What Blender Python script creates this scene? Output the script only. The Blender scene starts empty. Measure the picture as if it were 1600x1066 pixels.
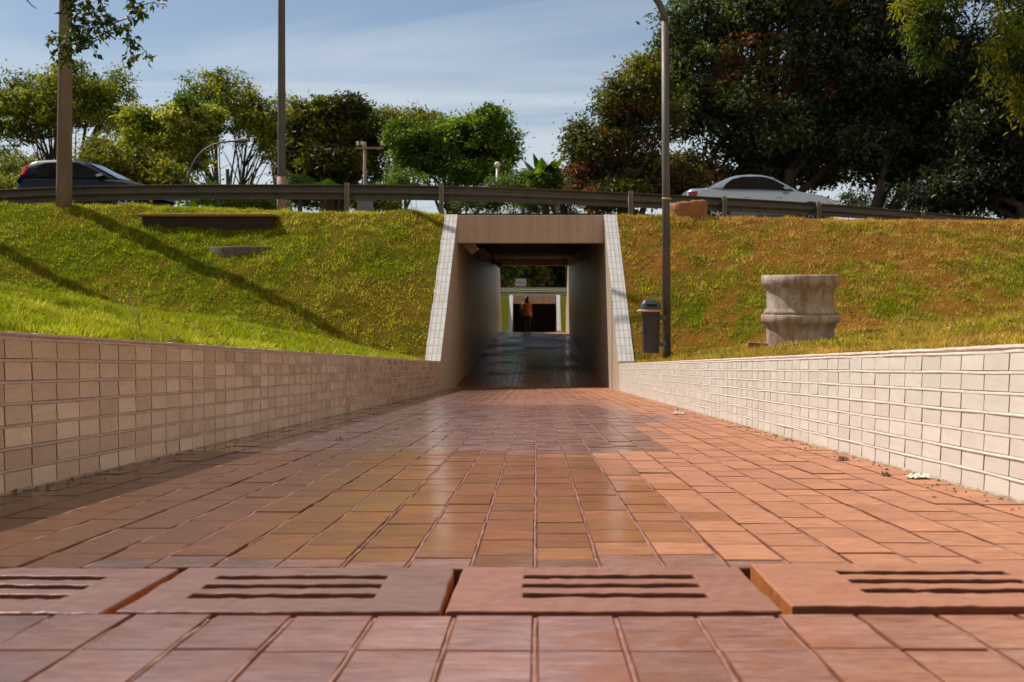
import bpy, bmesh, math, random
import numpy as np
from mathutils import Vector, Matrix

random.seed(7)
rng = np.random.default_rng(11)
R = math.radians
scene = bpy.context.scene

# ------------------------------------------------------------------ camera
F, VX, HY, ZC = 1700.0, 838.0, 446.6, 2.17       # focal length and vanishing point in photo pixels, eye height
cd = bpy.data.cameras.new('camera')
cam = bpy.data.objects.new('camera', cd)
scene.collection.objects.link(cam)
cam.location = (0, 0, ZC)
cam.rotation_euler = (R(90), 0, 0)
cd.sensor_width = 36.0
cd.lens = F / 1600 * 36
cd.shift_x = (800 - VX) / 1600
cd.shift_y = (HY - 533) / 1600
cd.clip_start, cd.clip_end = 0.05, 5000
cd.dof.use_dof = True
cd.dof.focus_distance = 6.0
cd.dof.aperture_fstop = 7.0
scene.camera = cam

# ------------------------------------------------------------------ light
SUN_A, SUN_E = R(60), R(50)                       # degrees left of straight ahead, elevation
sdir = Vector((-math.sin(SUN_A) * math.cos(SUN_E), math.cos(SUN_A) * math.cos(SUN_E), math.sin(SUN_E)))
sl = bpy.data.lights.new('sun', 'SUN')
sl.energy = 4.9
sl.angle = R(0.5)
sl.color = (1.0, 0.915, 0.79)
sun = bpy.data.objects.new('sun', sl)
sun.rotation_euler = sdir.to_track_quat('Z', 'Y').to_euler()
scene.collection.objects.link(sun)

world = bpy.data.worlds.new('World')
scene.world = world
world.use_nodes = True
wn = world.node_tree
wn.nodes.clear()
def W(t, **k):
    n = wn.nodes.new(t)
    for a, b in k.items(): setattr(n, a, b)
    return n
sky = W('ShaderNodeTexSky', sky_type='NISHITA', sun_disc=False)
sky.sun_elevation = SUN_E
sky.sun_rotation = -SUN_A
sky.air_density, sky.dust_density, sky.ozone_density = 1.0, .7, 2.0
tc = W('ShaderNodeTexCoord')
sep = W('ShaderNodeSeparateXYZ')
wn.links.new(tc.outputs['Generated'], sep.inputs[0])
def wmath(op, a, b):
    n = W('ShaderNodeMath', operation=op)
    for i, v in enumerate((a, b)):
        if hasattr(v, 'links') or not isinstance(v, (int, float)): wn.links.new(v, n.inputs[i])
        else: n.inputs[i].default_value = v
    return n.outputs[0]
den = wmath('ADD', sep.outputs['Z'], 0.12)
cx = wmath('DIVIDE', sep.outputs['X'], den)
cy = wmath('DIVIDE', sep.outputs['Y'], den)
cmb = W('ShaderNodeCombineXYZ')
wn.links.new(wmath('MULTIPLY', cx, 0.42), cmb.inputs[0])
wn.links.new(wmath('MULTIPLY', cy, 1.25), cmb.inputs[1])
cn = W('ShaderNodeTexNoise')
cn.inputs['Scale'].default_value = 0.9
cn.inputs['Detail'].default_value = 7
cn.inputs['Roughness'].default_value = 0.55
cn.inputs['Distortion'].default_value = 0.6
wn.links.new(cmb.outputs[0], cn.inputs['Vector'])
cr = W('ShaderNodeValToRGB')
cr.color_ramp.elements[0].position, cr.color_ramp.elements[1].position = 0.42, 0.66
cr.color_ramp.elements[0].color = (0.08, 0.08, 0.08, 1)
cr.color_ramp.elements[1].color = (0.72, 0.72, 0.72, 1)
haze_low = wmath('MULTIPLY', wmath('SUBTRACT', 0.205, sep.outputs['Z']), 2.0)
wn.links.new(wmath('ADD', cn.outputs['Fac'], wmath('MAXIMUM', haze_low, -0.12)), cr.inputs[0])
mx = W('ShaderNodeMixRGB')
mx.inputs[2].default_value = (7.6, 8.2, 8.9, 1)
wn.links.new(cr.outputs[0], mx.inputs[0])
wn.links.new(sky.outputs[0], mx.inputs[1])
cn2 = W('ShaderNodeTexNoise')                     # unseen warm bright layer added behind the camera as fill light
cn2.inputs['Scale'].default_value = 2.2
cn2.inputs['Detail'].default_value = 6
wn.links.new(tc.outputs['Generated'], cn2.inputs['Vector'])
back = wmath('SUBTRACT', wmath('MULTIPLY', sep.outputs['X'], 0.75), sep.outputs['Y'])
sky_fill = wmath('ADD', wmath('MULTIPLY', cn2.outputs['Fac'], 1.3), wmath('MULTIPLY', back, 0.55))
cr2 = W('ShaderNodeValToRGB')
cr2.color_ramp.elements[0].position, cr2.color_ramp.elements[1].position = 0.72, 0.98
wn.links.new(sky_fill, cr2.inputs[0])
mx2 = W('ShaderNodeMixRGB')
mx2.inputs[2].default_value = (6.8, 5.9, 4.9, 1)
wn.links.new(cr2.outputs[0], mx2.inputs[0])
wn.links.new(mx.outputs[0], mx2.inputs[1])
bg = W('ShaderNodeBackground')
bg.inputs[1].default_value = 0.083
wn.links.new(mx2.outputs[0], bg.inputs[0])
wo = W('ShaderNodeOutputWorld')
wn.links.new(bg.outputs[0], wo.inputs[0])

vs = scene.view_settings
vs.view_transform, vs.look, vs.gamma, vs.exposure = 'Standard', 'None', 1.0, 0.10
vs.use_curve_mapping = False
scene.cycles.max_bounces = 8
scene.cycles.transparent_max_bounces = 4

# ------------------------------------------------------------------ helpers
def P(px, py, d):
    return Vector(((px - VX) / F * d, d, ZC + (HY - py) / F * d))

class NT:
    def __init__(s, name):
        s.m = bpy.data.materials.new(name)
        s.m.use_nodes = True
        s.t = s.m.node_tree
        s.b = s.t.nodes['Principled BSDF']
        s.o = s.t.nodes['Material Output']
    def n(s, t, ins=None, **k):
        x = s.t.nodes.new(t)
        for a, b in k.items(): setattr(x, a, b)
        for a, b in (ins or {}).items(): s.set(x.inputs[a], b)
        return x
    def set(s, sock, v):
        if isinstance(v, bpy.types.NodeSocket): s.t.links.new(v, sock)
        elif isinstance(v, bpy.types.Node): s.t.links.new(v.outputs[0], sock)
        else:
            if sock.type == 'RGBA' and hasattr(v, '__len__') and len(v) == 3: v = (*v, 1)
            sock.default_value = v
    def p(s, **k):
        for a, b in k.items(): s.set(s.b.inputs[a.replace('_', ' ')], b)
    def coord(s): return s.n('ShaderNodeTexCoord').outputs['Object']
    def noise(s, scale, detail=4, rough=.55, vec=None, dist=0):
        x = s.n('ShaderNodeTexNoise', {'Scale': scale, 'Detail': detail, 'Roughness': rough, 'Distortion': dist})
        s.set(x.inputs['Vector'], vec if vec is not None else s.coord())
        return x.outputs['Fac']
    def ramp(s, fac, stops):
        x = s.n('ShaderNodeValToRGB')
        s.set(x.inputs[0], fac)
        e = x.color_ramp.elements
        while len(e) < len(stops): e.new(0.5)
        for i, (pos, c) in enumerate(stops):
            e[i].position = pos
            if not hasattr(c, '__len__'): c = (c, c, c)
            e[i].color = (*c, 1)
        return x.outputs[0]
    def mix(s, fac, a, b, mode='MIX'):
        x = s.n('ShaderNodeMixRGB', blend_type=mode)
        s.set(x.inputs[0], fac); s.set(x.inputs[1], a); s.set(x.inputs[2], b)
        return x.outputs[0]
    def math(s, op, a, b=0.0):
        x = s.n('ShaderNodeMath', operation=op)
        s.set(x.inputs[0], a); s.set(x.inputs[1], b)
        return x.outputs[0]
    def attr(s, name='Col'): return s.n('ShaderNodeAttribute', attribute_name=name)
    def bump(s, h, strength=.3, dist=.01):
        x = s.n('ShaderNodeBump', {'Strength': strength, 'Distance': dist, 'Height': h})
        s.set(s.b.inputs['Normal'], x.outputs[0])
    def scaled(s, sc):
        x = s.n('ShaderNodeMapping', {'Scale': sc})
        s.set(x.inputs['Vector'], s.coord())
        return x.outputs[0]

def simple(name, col, rough=.6, metal=0, var=.18, nscale=6, bump=.0, spec=.5):
    t = NT(name)
    n = t.noise(nscale, 6, .65)
    a = tuple(c * (1 - var) for c in col); b = tuple(min(1, c * (1 + var)) for c in col)
    t.p(Base_Color=t.ramp(n, [(.3, a), (.7, b)]), Roughness=t.ramp(t.noise(nscale * 2), [(.3, max(.02, rough - .1)), (.7, min(1, rough + .1))]), Metallic=metal)
    t.b.inputs['Specular IOR Level'].default_value = spec
    if bump: t.bump(t.noise(nscale * 8, 6, .7), bump, .01)
    return t.m

def link(name, me, mats=None, parent=None, smooth=False):
    o = bpy.data.objects.new(name, me)
    scene.collection.objects.link(o)
    for m in (mats if isinstance(mats, (list, tuple)) else [mats] if mats else []): me.materials.append(m)
    if smooth: me.polygons.foreach_set('use_smooth', [True] * len(me.polygons))
    if parent:
        o.parent = parent
        o.matrix_parent_inverse = parent.matrix_basis.inverted()   # parts are modelled in place
    return o

def tag(o, label=None, cat=None, group=None, kind=None):
    for k, v in (('label', label), ('category', cat), ('group', group), ('kind', kind)):
        if v: o[k] = v
    return o

def thing(name, loc, label, cat, group=None):
    o = bpy.data.objects.new(name, None)
    o.empty_display_size = .2
    scene.collection.objects.link(o)
    o.location = loc
    return tag(o, label, cat, group)

class MB:
    """collects shapes into one mesh"""
    def __init__(s): s.v, s.f, s.m, s.c = [], [], [], []
    def add(s, verts, faces, mat=0, col=None):
        o = len(s.v)
        s.v += [tuple(p) for p in verts]
        s.f += [tuple(i + o for i in f) for f in faces]
        s.m += [mat] * len(faces)
        s.c += [col or (1, 1, 1)] * len(verts)
    def box(s, a, b, mat=0, rot=None, at=None):
        x0, y0, z0 = a; x1, y1, z1 = b
        v = [Vector(p) for p in ((x0,y0,z0),(x1,y0,z0),(x1,y1,z0),(x0,y1,z0),(x0,y0,z1),(x1,y0,z1),(x1,y1,z1),(x0,y1,z1))]
        if rot is not None: v = [rot @ p for p in v]
        if at is not None: v = [p + Vector(at) for p in v]
        s.add(v, [(0,3,2,1),(4,5,6,7),(0,1,5,4),(1,2,6,5),(2,3,7,6),(3,0,4,7)], mat)
    def tube(s, pts, rad, n=8, mat=0, cap=True, col=None):
        pts = [Vector(p) for p in pts]
        if not hasattr(rad, '__len__'): rad = [rad] * len(pts)
        V, Fc = [], []
        up = None
        for i, p in enumerate(pts):
            d = (pts[min(i + 1, len(pts) - 1)] - pts[max(i - 1, 0)]).normalized()
            if up is None:
                up = d.orthogonal().normalized()
            up = (up - d * up.dot(d)).normalized()
            w = d.cross(up)
            for k in range(n):
                a = 2 * math.pi * k / n
                V.append(p + (up * math.cos(a) + w * math.sin(a)) * rad[i])
        for i in range(len(pts) - 1):
            for k in range(n):
                Fc.append((i*n+k, i*n+(k+1) % n, (i+1)*n+(k+1) % n, (i+1)*n+k))
        if cap:
            Fc.append(tuple(range(n - 1, -1, -1)))
            Fc.append(tuple((len(pts) - 1) * n + k for k in range(n)))
        s.add(V, Fc, mat, col)
    def lathe(s, prof, at=(0,0,0), n=40, mat=0, rot=None, wob=0):
        V, Fc = [], []
        at = Vector(at)
        for i, (r, z) in enumerate(prof):
            for k in range(n):
                a = 2 * math.pi * k / n
                q = r + (random.uniform(-wob, wob) if wob else 0)
                p = Vector((q * math.cos(a), q * math.sin(a), z + (random.uniform(-wob, wob) * .6 if wob else 0)))
                V.append((rot @ p if rot is not None else p) + at)
        for i in range(len(prof) - 1):
            for k in range(n):
                Fc.append((i*n+k, i*n+(k+1) % n, (i+1)*n+(k+1) % n, (i+1)*n+k))
        s.add(V, Fc, mat)
    def build(s, name, mats, parent=None, smooth=False, bevel=0, attr=False):
        me = bpy.data.meshes.new(name)
        me.from_pydata(s.v, [], s.f)
        me.polygons.foreach_set('material_index', s.m)
        if attr:
            a = me.color_attributes.new('Col', 'FLOAT_COLOR', 'POINT')
            c = np.ones((len(s.v), 4), np.float32); c[:, :3] = np.array(s.c)
            a.data.foreach_set('color', c.ravel())
        me.update()
        o = link(name, me, mats, parent, smooth)
        if bevel:
            b = o.modifiers.new('bevel', 'BEVEL'); b.width = bevel; b.segments = 2; b.limit_method = 'ANGLE'; b.angle_limit = R(40)
        return o

def np_mesh(name, V, faces_by_n, col=None, mats=None, parent=None, smooth=False):
    """V (n,3); faces_by_n: list of int arrays (m,k)"""
    me = bpy.data.meshes.new(name)
    me.vertices.add(len(V))
    me.vertices.foreach_set('co', np.asarray(V, np.float32).ravel())
    tot = sum(f.size for f in faces_by_n); nf = sum(len(f) for f in faces_by_n)
    me.loops.add(tot); me.polygons.add(nf)
    me.loops.foreach_set('vertex_index', np.concatenate([f.ravel() for f in faces_by_n]).astype(np.int32))
    ls = np.concatenate([np.full(len(f), f.shape[1]) for f in faces_by_n])
    me.polygons.foreach_set('loop_start', np.concatenate([[0], np.cumsum(ls)[:-1]]).astype(np.int32))
    me.polygons.foreach_set('use_smooth', np.full(nf, bool(smooth)))
    if col is not None:
        a = me.color_attributes.new('Col', 'FLOAT_COLOR', 'POINT')
        c = np.ones((len(V), 4), np.float32); c[:, :3] = col
        a.data.foreach_set('color', c.ravel())
    me.update(calc_edges=True)
    return link(name, me, mats, parent)

def vnoise(x, y, scale, seed=0):
    x = np.asarray(x, float) / scale + 1000; y = np.asarray(y, float) / scale + 1000
    xi, yi = np.floor(x), np.floor(y)
    u, v = x - xi, y - yi
    u, v = u*u*(3-2*u), v*v*(3-2*v)
    def h(a, b):
        t = np.sin(a * 127.1 + b * 311.7 + seed * 74.7) * 43758.5453
        return t - np.floor(t)
    return (h(xi,yi)*(1-u)+h(xi+1,yi)*u)*(1-v) + (h(xi,yi+1)*(1-u)+h(xi+1,yi+1)*u)*v

def sst(a, b, x):
    t = np.clip((x - a) / (b - a), 0, 1)
    return t * t * (3 - 2 * t)

# ------------------------------------------------------------------ layout constants
XL, XR = -1.722, 1.477            # inner faces of the left and right walls
WT = 0.255                        # wall thickness
XLO, XRO = XL - WT, XR + WT
HL, HR = 0.53, 0.483              # wall heights above the ramp
Y1, Y2, Y3 = 19.4, 23.6, 50.3     # wing foot, portal, far portal
Y4 = 80.0                         # second underpass portal
SL = 0.0755

def ramp(y):
    y = np.asarray(y, float)
    return np.where(y < 36, np.maximum(ZC - .411 - SL * y, 0), -np.clip(y - 51.0, 0, 26.5) * 0.085)

def ground(x, y):
    x = np.asarray(x, float); y = np.asarray(y, float)
    left = x < 0
    s = np.clip(np.where(left, XLO - x, x - XRO), 0, None)
    zw = ramp(y) + np.where(left, HL, HR) - .02
    side = zw + np.where(left, .17, .115) * np.minimum(s, 14) - .05 * (1 - sst(-2, 2, y)) * np.minimum(s, 14)
    crest = 3.70 + np.where(left, .026, -.022) * np.minimum(s, 12)
    slope = .69 - np.where(left, .07, .24) * sst(0, 4, s)
    bank = crest - slope * (Y2 - y)
    k = .02 + .14 * sst(0, 3, s)
    d = side - bank
    near = np.maximum(side, bank) + k * np.log1p(np.exp(-np.abs(d) / k))
    kk = .01 + .06 * sst(0, 2, s)
    near = np.minimum(near, crest) - kk * np.log1p(np.exp(-np.abs(near - crest) / kk)) + .69 * kk * 1.0
    top = crest + (3.86 - crest) * sst(24.5, 28, y)
    z2 = ramp(y) + .5 + .2 * np.minimum(s, 12)
    far = np.maximum(np.maximum(z2, 3.7 - .62 * (y - Y3)), 1.42 - .6 * (Y4 - y))
    far = np.minimum(far, np.where(y < Y4, 3.7 - (y - Y3) / (Y4 - Y3) * 2.28, 1.42))
    z = np.where(y < Y2, near, np.where(y < Y3, top, far))
    bump = (vnoise(x, y, .55, 3) - .5) * .07 + (vnoise(x, y, .24, 5) - .5) * .055 + (vnoise(x, y, 2.2, 8) - .5) * .12
    return z + bump * sst(.05, .8, s) * (y < 24.6)

def turf(x, y):
    """dryness and bare-soil amounts of the turf, 0..1"""
    left = x < 0
    s = np.clip(np.where(left, XLO - x, x - XRO), 0, None)
    n1, n2, n3 = vnoise(x, y, 1.3, 21), vnoise(x, y, .38, 22), vnoise(x, y, 3.3, 23)
    dry = np.where(left, .02, .66) + .6 * (n1 - .5) + .75 * (n2 - .5) + .4 * (n3 - .5)
    dry = dry + .40 * sst(22.8, 23.6, y) + np.where(left, .30 * sst(-7.5, -4.5, x) * sst(18, 20.5, y), 0)
    dry = dry + np.where(left & (y < 9), .22, 0) + np.where(left & (s < 3.5), .55 * (vnoise(x, y, .8, 25) - .35), 0)
    soil = sst(.48, .62, .28 * n1 + .45 * vnoise(x, y, .30, 31) + .27 * vnoise(x, y, .11, 33)) * np.where(left, .35, 1.0)
    soil = np.maximum(soil, .8 * (1 - sst(.1, .9, s)) * sst(19, 20, y) * vnoise(x, y, .4, 40))
    return np.clip(np.where(y > 50, .25 + .6 * (n1 - .5), dry), 0, 1), np.clip(soil, 0, 1) * (y < 50)

G_GREEN, G_DRY, G_SOIL = np.array([.085, .165, .002]), np.array([  .30, .165, .030]), np.array([.40, .165, .035])
def turf_color(x, y):
    d, so = turf(x, y)
    c = G_GREEN * (1 - d[..., None]) + np.where((x < 0)[..., None], G_DRY * [.6, .85, .7], G_DRY) * d[..., None]
    return c * (1 - so[..., None]) + G_SOIL * so[..., None]

# ------------------------------------------------------------------ terrain
def axis(segs):
    out = []
    for a, b, st in segs: out += list(np.arange(a, b - st * .4, st))
    out.append(segs[-1][1])
    return np.array(out)
gx = np.concatenate([axis([(-900,-200,100),(-200,-40,16),(-40,-17,1.0),(-17,XLO,.11)]), axis([(XRO,16.5,.11),(16.5,40,1.0),(40,200,16),(200,900,100)])])
gy = np.concatenate([axis([(-60,-4,7),(-4,2,.5),(2,Y2+.24,.11)]), axis([(Y2+.4,28,.3),(28,50,2),(50,50.06,.06)])[:-1], axis([(50.06,58,.4),(58,74,1.0),(74,80.2,.4)]), axis([(81,110,4),(110,300,19),(300,1500,100)])])
GX, GY = np.meshgrid(gx, gy)
GZ = ground(GX, GY)
nx, ny = len(gx), len(gy)
idx = np.arange(nx * ny).reshape(ny, nx)
quads = np.stack([idx[:-1,:-1], idx[:-1,1:], idx[1:,1:], idx[1:,:-1]], -1).reshape(-1, 4)
cxm = ((gx[:-1] + gx[1:]) / 2)[None].repeat(ny - 1, 0).ravel(); cym = ((gy[:-1] + gy[1:]) / 2)[:, None].repeat(nx - 1, 1).ravel()
hole = (cxm > XLO) & (cxm < XRO) & ((cym < Y2 + .2) | ((cym > 50.06) & (cym < 80.2)))
t = NT('turf_ground')
fine = t.noise(55, 6, .7)
colr = t.mix(.35, t.attr().outputs['Color'], t.ramp(t.noise(23, 5, .7), [(.35, (.07, .05, .005)), (.65, (.20, .13, .015))]))
t.p(Base_Color=t.mix(.8, colr, t.ramp(fine, [(.3, .28), (.7, .95)]), 'MULTIPLY'), Roughness=.95)  # multiplied down to put the shade between blades into the colour
t.b.inputs['Specular IOR Level'].default_value = .02
t.bump(fine, .8, .03)
ground_o = np_mesh('ground', np.stack([GX, GY, GZ], -1).reshape(-1, 3), [quads[~hole]], turf_color(GX, GY).reshape(-1, 3), t.m, smooth=True)
tag(ground_o, kind='structure')

# road on the embankment and the second one behind
t = NT('asphalt')
t.p(Base_Color=t.ramp(t.noise(30, 6, .7), [(.3, (.035, .035, .036)), (.7, (.065, .063, .06))]), Roughness=.85)
ASPH = t.m
b = MB()
near_edge = [(-120, 26.0), (-9, 26.0), (2.5, 26.2), (6.5, 29.5), (13, 36.2), (20, 40.5), (120, 41)]
V = [(x, y, 3.905) for x, y in near_edge] + [(x, 47.2, 3.905) for x, y in near_edge]
n = len(near_edge)
b.add(V, [(i, i+1, n+i+1, n+i) for i in range(n-1)])
tag(b.build('road', ASPH), kind='structure')
b = MB(); b.box((-120, 83, 1.2), (120, 97, 1.455)); tag(b.build('road', ASPH), kind='structure')
KERB = simple('kerb_concrete', (.42, .40, .37), .8, bump=.3)
b = MB(); b.box((-60, 47.22, 3.8), (60, 47.42, 4.03)); tag(b.build('kerb', KERB, bevel=.02), kind='structure')

# ------------------------------------------------------------------ path of clay pavers
W_COL = .1333
X0 = -.002 - W_COL * 13
D0, D1 = 1.816, 2.233            # drain slot in the path
V, Q, COL, PM = [], [], [], []
def wet_at(x, y):
    """(standing film, damp sheen) of a paver; hosed areas end along the joints"""
    n = vnoise(x, y * .5, .9, 61) - .5 + .5 * (vnoise(x, y, .25, 62) - .5)
    film = (1 - sst(-.05, .75, x + .5 * n)) * sst(2.20, 2.24, y - (.14 if -1.0 < x < -.15 else 0)) * (1 - sst(5.3, 5.6, y + .5 * n))
    film = max(film, .85 * sst(.25, .6, n) * sst(6, 8, y))
    film = max(film, .9 * (1 - sst(-1.36, -1.28, x)) * (y > 2.3))
    damp = (1 - sst(.5, 1.2, x + .5 * n)) * sst(5.3, 5.6, y + .5 * n) * (1 - .5 * sst(10, 13, y)) + (1 - sst(.2, 1.1, x + .6 * n)) * (1 - sst(2.34, 2.42, y))
    if y > 23.4: film, damp = .62 + .6 * n, .15
    return float(np.clip(film, 0, 1)), float(np.clip(damp, 0, 1))
def paver(x0, x1, y0, y1, h, tx, ty, col):
    bv, lo = .0026, .011
    o = len(V)
    mx_, my_ = (x0 + x1) / 2, (y0 + y1) / 2
    def z(x, y, dz): return float(ramp(y)) + h + tx * (x - mx_) + ty * (y - my_) + dz
    for dz, ins in ((0, bv), (-.0022, 0), (-lo, 0)):
        for x, y in ((x0+ins, y0+ins), (x1-ins, y0+ins), (x1-ins, y1-ins), (x0+ins, y1-ins)):
            V.append((x, y, z(x, y, dz))); COL.append(col)
    Q.append((o, o+1, o+2, o+3)); PM.append(0)
    for r in (0, 4):
        for k in range(4):
            Q.append((o+r+k, o+r+4+k, o+r+4+(k+1) % 4, o+r+(k+1) % 4)); PM.append(1)
for c in range(25):
    xa, xb = X0 + c * W_COL, X0 + (c + 1) * W_COL
    xa, xb = max(xa, XL), min(xb, XR)
    if xb - xa < .03: continue
    ch = random.gauss(0, .0009)
    off = random.uniform(0, .16)
    for (ya, yb, aligned) in ((.35, D0 - .004, True), (D1 + .004, 23.45, False), (23.46, 50.6, False)):
        y = yb if aligned else ya
        first = True
        while True:
            L = (.225 if aligned else .185 * random.choice((1, 1, 1, 1.12, .9))) + random.uniform(-.006, .006)
            if first and not aligned: L = max(.06, L - off * .8); first = False
            if aligned:
                yn = y - L
                if yn < ya: break
                q0, q1 = yn, y
            else:
                yn = y + L
                if yn > yb: break
                q0, q1 = y, yn
            g = .0024 + random.uniform(-.0012, .0022)
            mx_, my_ = (xa + xb) / 2, (q0 + q1) / 2
            w = wet_at(mx_, my_)
            col = (w[0], w[1], random.random())
            paver(xa + .0032 + random.uniform(-.0012, .0012), xb - .0032 + random.uniform(-.0012, .0012), q0 + g * .5, q1 - g * .5,
                  ch + random.gauss(0, .0009), random.gauss(0, .0035), random.gauss(0, .0030), col)
            y = yn
t = NT('clay_paver')
at = t.attr()
sp = t.n('ShaderNodeSeparateColor'); t.set(sp.inputs[0], at.outputs['Color'])
film, damp, r1 = sp.outputs[0], sp.outputs[1], sp.outputs[2]
streak = t.noise(1, 8, .74, t.scaled((13, 60, 13)), .4)
blot = t.noise(3.2, 5, .6)
dryc = t.ramp(streak, [(.34, (.30, .112, .050)), (.47, (.42, .175, .088)), (.58, (.49, .22, .115)), (.72, (.58, .32, .18))])
wetc = t.ramp(streak, [(.34, (.19, .052, .011)), (.47, (.33, .108, .024)), (.58, (.41, .15, .036)), (.72, (.55, .26, .075))])
damp_sheen = t.ramp(streak, [(.34, (.22, .088, .062)), (.47, (.33, .155, .115)), (.58, (.39, .20, .155)), (.72, (.48, .31, .26))])  # damp tone, lightened to carry a pale sky sheen in the colour
moss = t.mix(t.ramp(blot, [(.46, 0.0), (.70, .6)]), wetc, (.26, .145, .018))
ff = t.ramp(t.math('ADD', film, t.math('MULTIPLY', t.math('SUBTRACT', t.noise(7, 6, .65), .5), .45)), [(.30, 0.0), (.70, 1.0)])
fd = t.ramp(t.math('ADD', damp, t.math('MULTIPLY', t.math('SUBTRACT', t.noise(5, 6, .65), .5), .5)), [(.30, 0.0), (.70, 1.0)])
base = t.mix(ff, t.mix(fd, dryc, damp_sheen), moss)
rust = t.ramp(t.noise(1, 6, .7, t.scaled((7, 9, 7)), .6), [(.50, 0.0), (.62, .75)])
base = t.mix(t.math('MULTIPLY', rust, fd), base, (.33, .115, .045))
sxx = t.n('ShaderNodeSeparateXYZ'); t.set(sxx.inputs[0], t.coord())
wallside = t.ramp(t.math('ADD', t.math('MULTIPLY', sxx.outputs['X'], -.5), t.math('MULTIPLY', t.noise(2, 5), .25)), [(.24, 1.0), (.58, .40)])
base = t.mix(1.0, base, wallside, 'MULTIPLY')                 # wet darkening and dark tree reflections painted in towards the left wall
base = t.mix(1.0, base, t.ramp(r1, [(0, .88), (1, 1.10)]), 'MULTIPLY')
base = t.mix(t.ramp(t.noise(24, 4, .7), [(.62, 0.0), (.75, .28)]), base, (.09, .035, .018))
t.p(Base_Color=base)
rdry = t.ramp(t.noise(14, 4), [(.3, .50), (.7, .64)])
rdamp = t.ramp(t.noise(1, 5, .6, t.scaled((6, 10, 6)), .4), [(.35, .20), (.65, .46)])
t.set(t.b.inputs['Roughness'], t.mix(ff, t.mix(fd, rdry, rdamp), (.34, .34, .34)))
t.set(t.b.inputs['Coat Weight'], t.math('ADD', t.math('MULTIPLY', ff, .62), t.math('MULTIPLY', fd, .85)))
t.set(t.b.inputs['Coat Roughness'], t.mix(ff, t.ramp(t.noise(1, 6, .65, t.scaled((8, 12, 8)), .5), [(.38, .12), (.62, .32)]), t.ramp(t.noise(5, 5, .6), [(.3, .10), (.7, .20)])))
t.b.inputs['Coat IOR'].default_value = 1.36
t.b.inputs['Specular IOR Level'].default_value = .45
t.bump(t.math('ADD', t.noise(70, 5, .7), t.math('MULTIPLY', streak, 1.2)), .30, .004)
PAVER = t.m
PEDGE = simple('paver_edge', (.15, .058, .032), .9, var=.3, nscale=20, spec=.1)
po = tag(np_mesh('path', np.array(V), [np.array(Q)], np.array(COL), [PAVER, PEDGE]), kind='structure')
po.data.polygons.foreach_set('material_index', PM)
# mortar bed with raised grout beads between the columns
GROUT = simple('red_grout', (.36, .17, .125), .42, nscale=30, var=.35, bump=.5)
b = MB()
for ya, yb in ((-9, D0 - .006), (D1 + .006, 23.25), (23.25, 23.5)):
    za, zb = float(ramp(ya)) - .0052, float(ramp(yb)) - .0052
    b.add([(XL - .02, ya, za), (XR + .02, ya, za), (XR + .02, yb, zb), (XL - .02, yb, zb)], [(0, 1, 2, 3)])
for c in range(1, 25):
    x = X0 + c * W_COL
    if x < XL + .02 or x > XR - .02: continue
    for ya, yb in ((.35, D0 - .008), (D1 + .008, 14.0)):
        ys = np.arange(ya, yb, .035)
        zz = ramp(ys)
        wv = (vnoise(ys, ys * 0 + c, .09, 71) - .5) * .006
        hh = -.0012 + (vnoise(ys, ys * 0 + c, .06, 72) - .5) * .0042 + .001 * math.sin(c * 2.1)
        hw = .0036 + (vnoise(ys, ys * 0 + c, .05, 73) - .5) * .003
        VV = []
        for i, yy in enumerate(ys):
            for ux, uz in ((-1, -.004), (-.6, .0), (.1, .0004), (.7, -.0006), (1, -.004)):
                VV.append((x + wv[i] + ux * hw[i], yy, zz[i] + hh[i] + uz))
        FF = [(i*5+k, i*5+k+1, (i+1)*5+k+1, (i+1)*5+k) for i in range(len(ys)-1) for k in range(4)]
        b.add(VV, FF)
tag(b.build('path_mortar', GROUT), kind='structure')

# drain trough and its slotted covers
DARKWET = simple('drain_mud', (.12, .045, .022), .6)
b = MB()
zA = float(ramp(D0)); zB = float(ramp(D1))
b.add([(XL, D0-.004, zA-.004), (XR, D0-.004, zA-.004), (XR, D0-.004, zA-.085), (XL, D0-.004, zA-.085), (XL, D1+.004, zB-.004), (XR, D1+.004, zB-.004), (XR, D1+.004, zB-.085), (XL, D1+.004, zB-.085)],
      [(3, 2, 1, 0), (4, 5, 6, 7), (3, 7, 6, 2), (0, 4, 7, 3), (1, 2, 6, 5)])
tag(b.build('drain_channel', DARKWET), kind='structure')
def slab_mat(name, lo, hi, rr):
    t = NT(name)
    streak = t.noise(1, 8, .75, t.scaled((11, 36, 11)), .5)
    t.p(Base_Color=t.mix(t.ramp(t.noise(30, 5, .7), [(.55, 0.0), (.75, .5)]), t.ramp(streak, [(.3, lo), (.7, hi)]), (.17, .065, .035)),
        Roughness=t.ramp(t.noise(8, 5), [(.3, rr), (.7, rr + .18)]))
    t.bump(t.noise(80, 5, .75), .35, .004)
    return t.m
SLAB_EDGE = simple('wet_orange_slab_edge', (.40, .135, .03), .5, nscale=20, var=.35, bump=.5)
SLAB_SLOT = simple('shaded_slot', (.16, .05, .025), .8, nscale=20, var=.4)  # slot and front faces darkened in the colour to stand for recess shade
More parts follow.
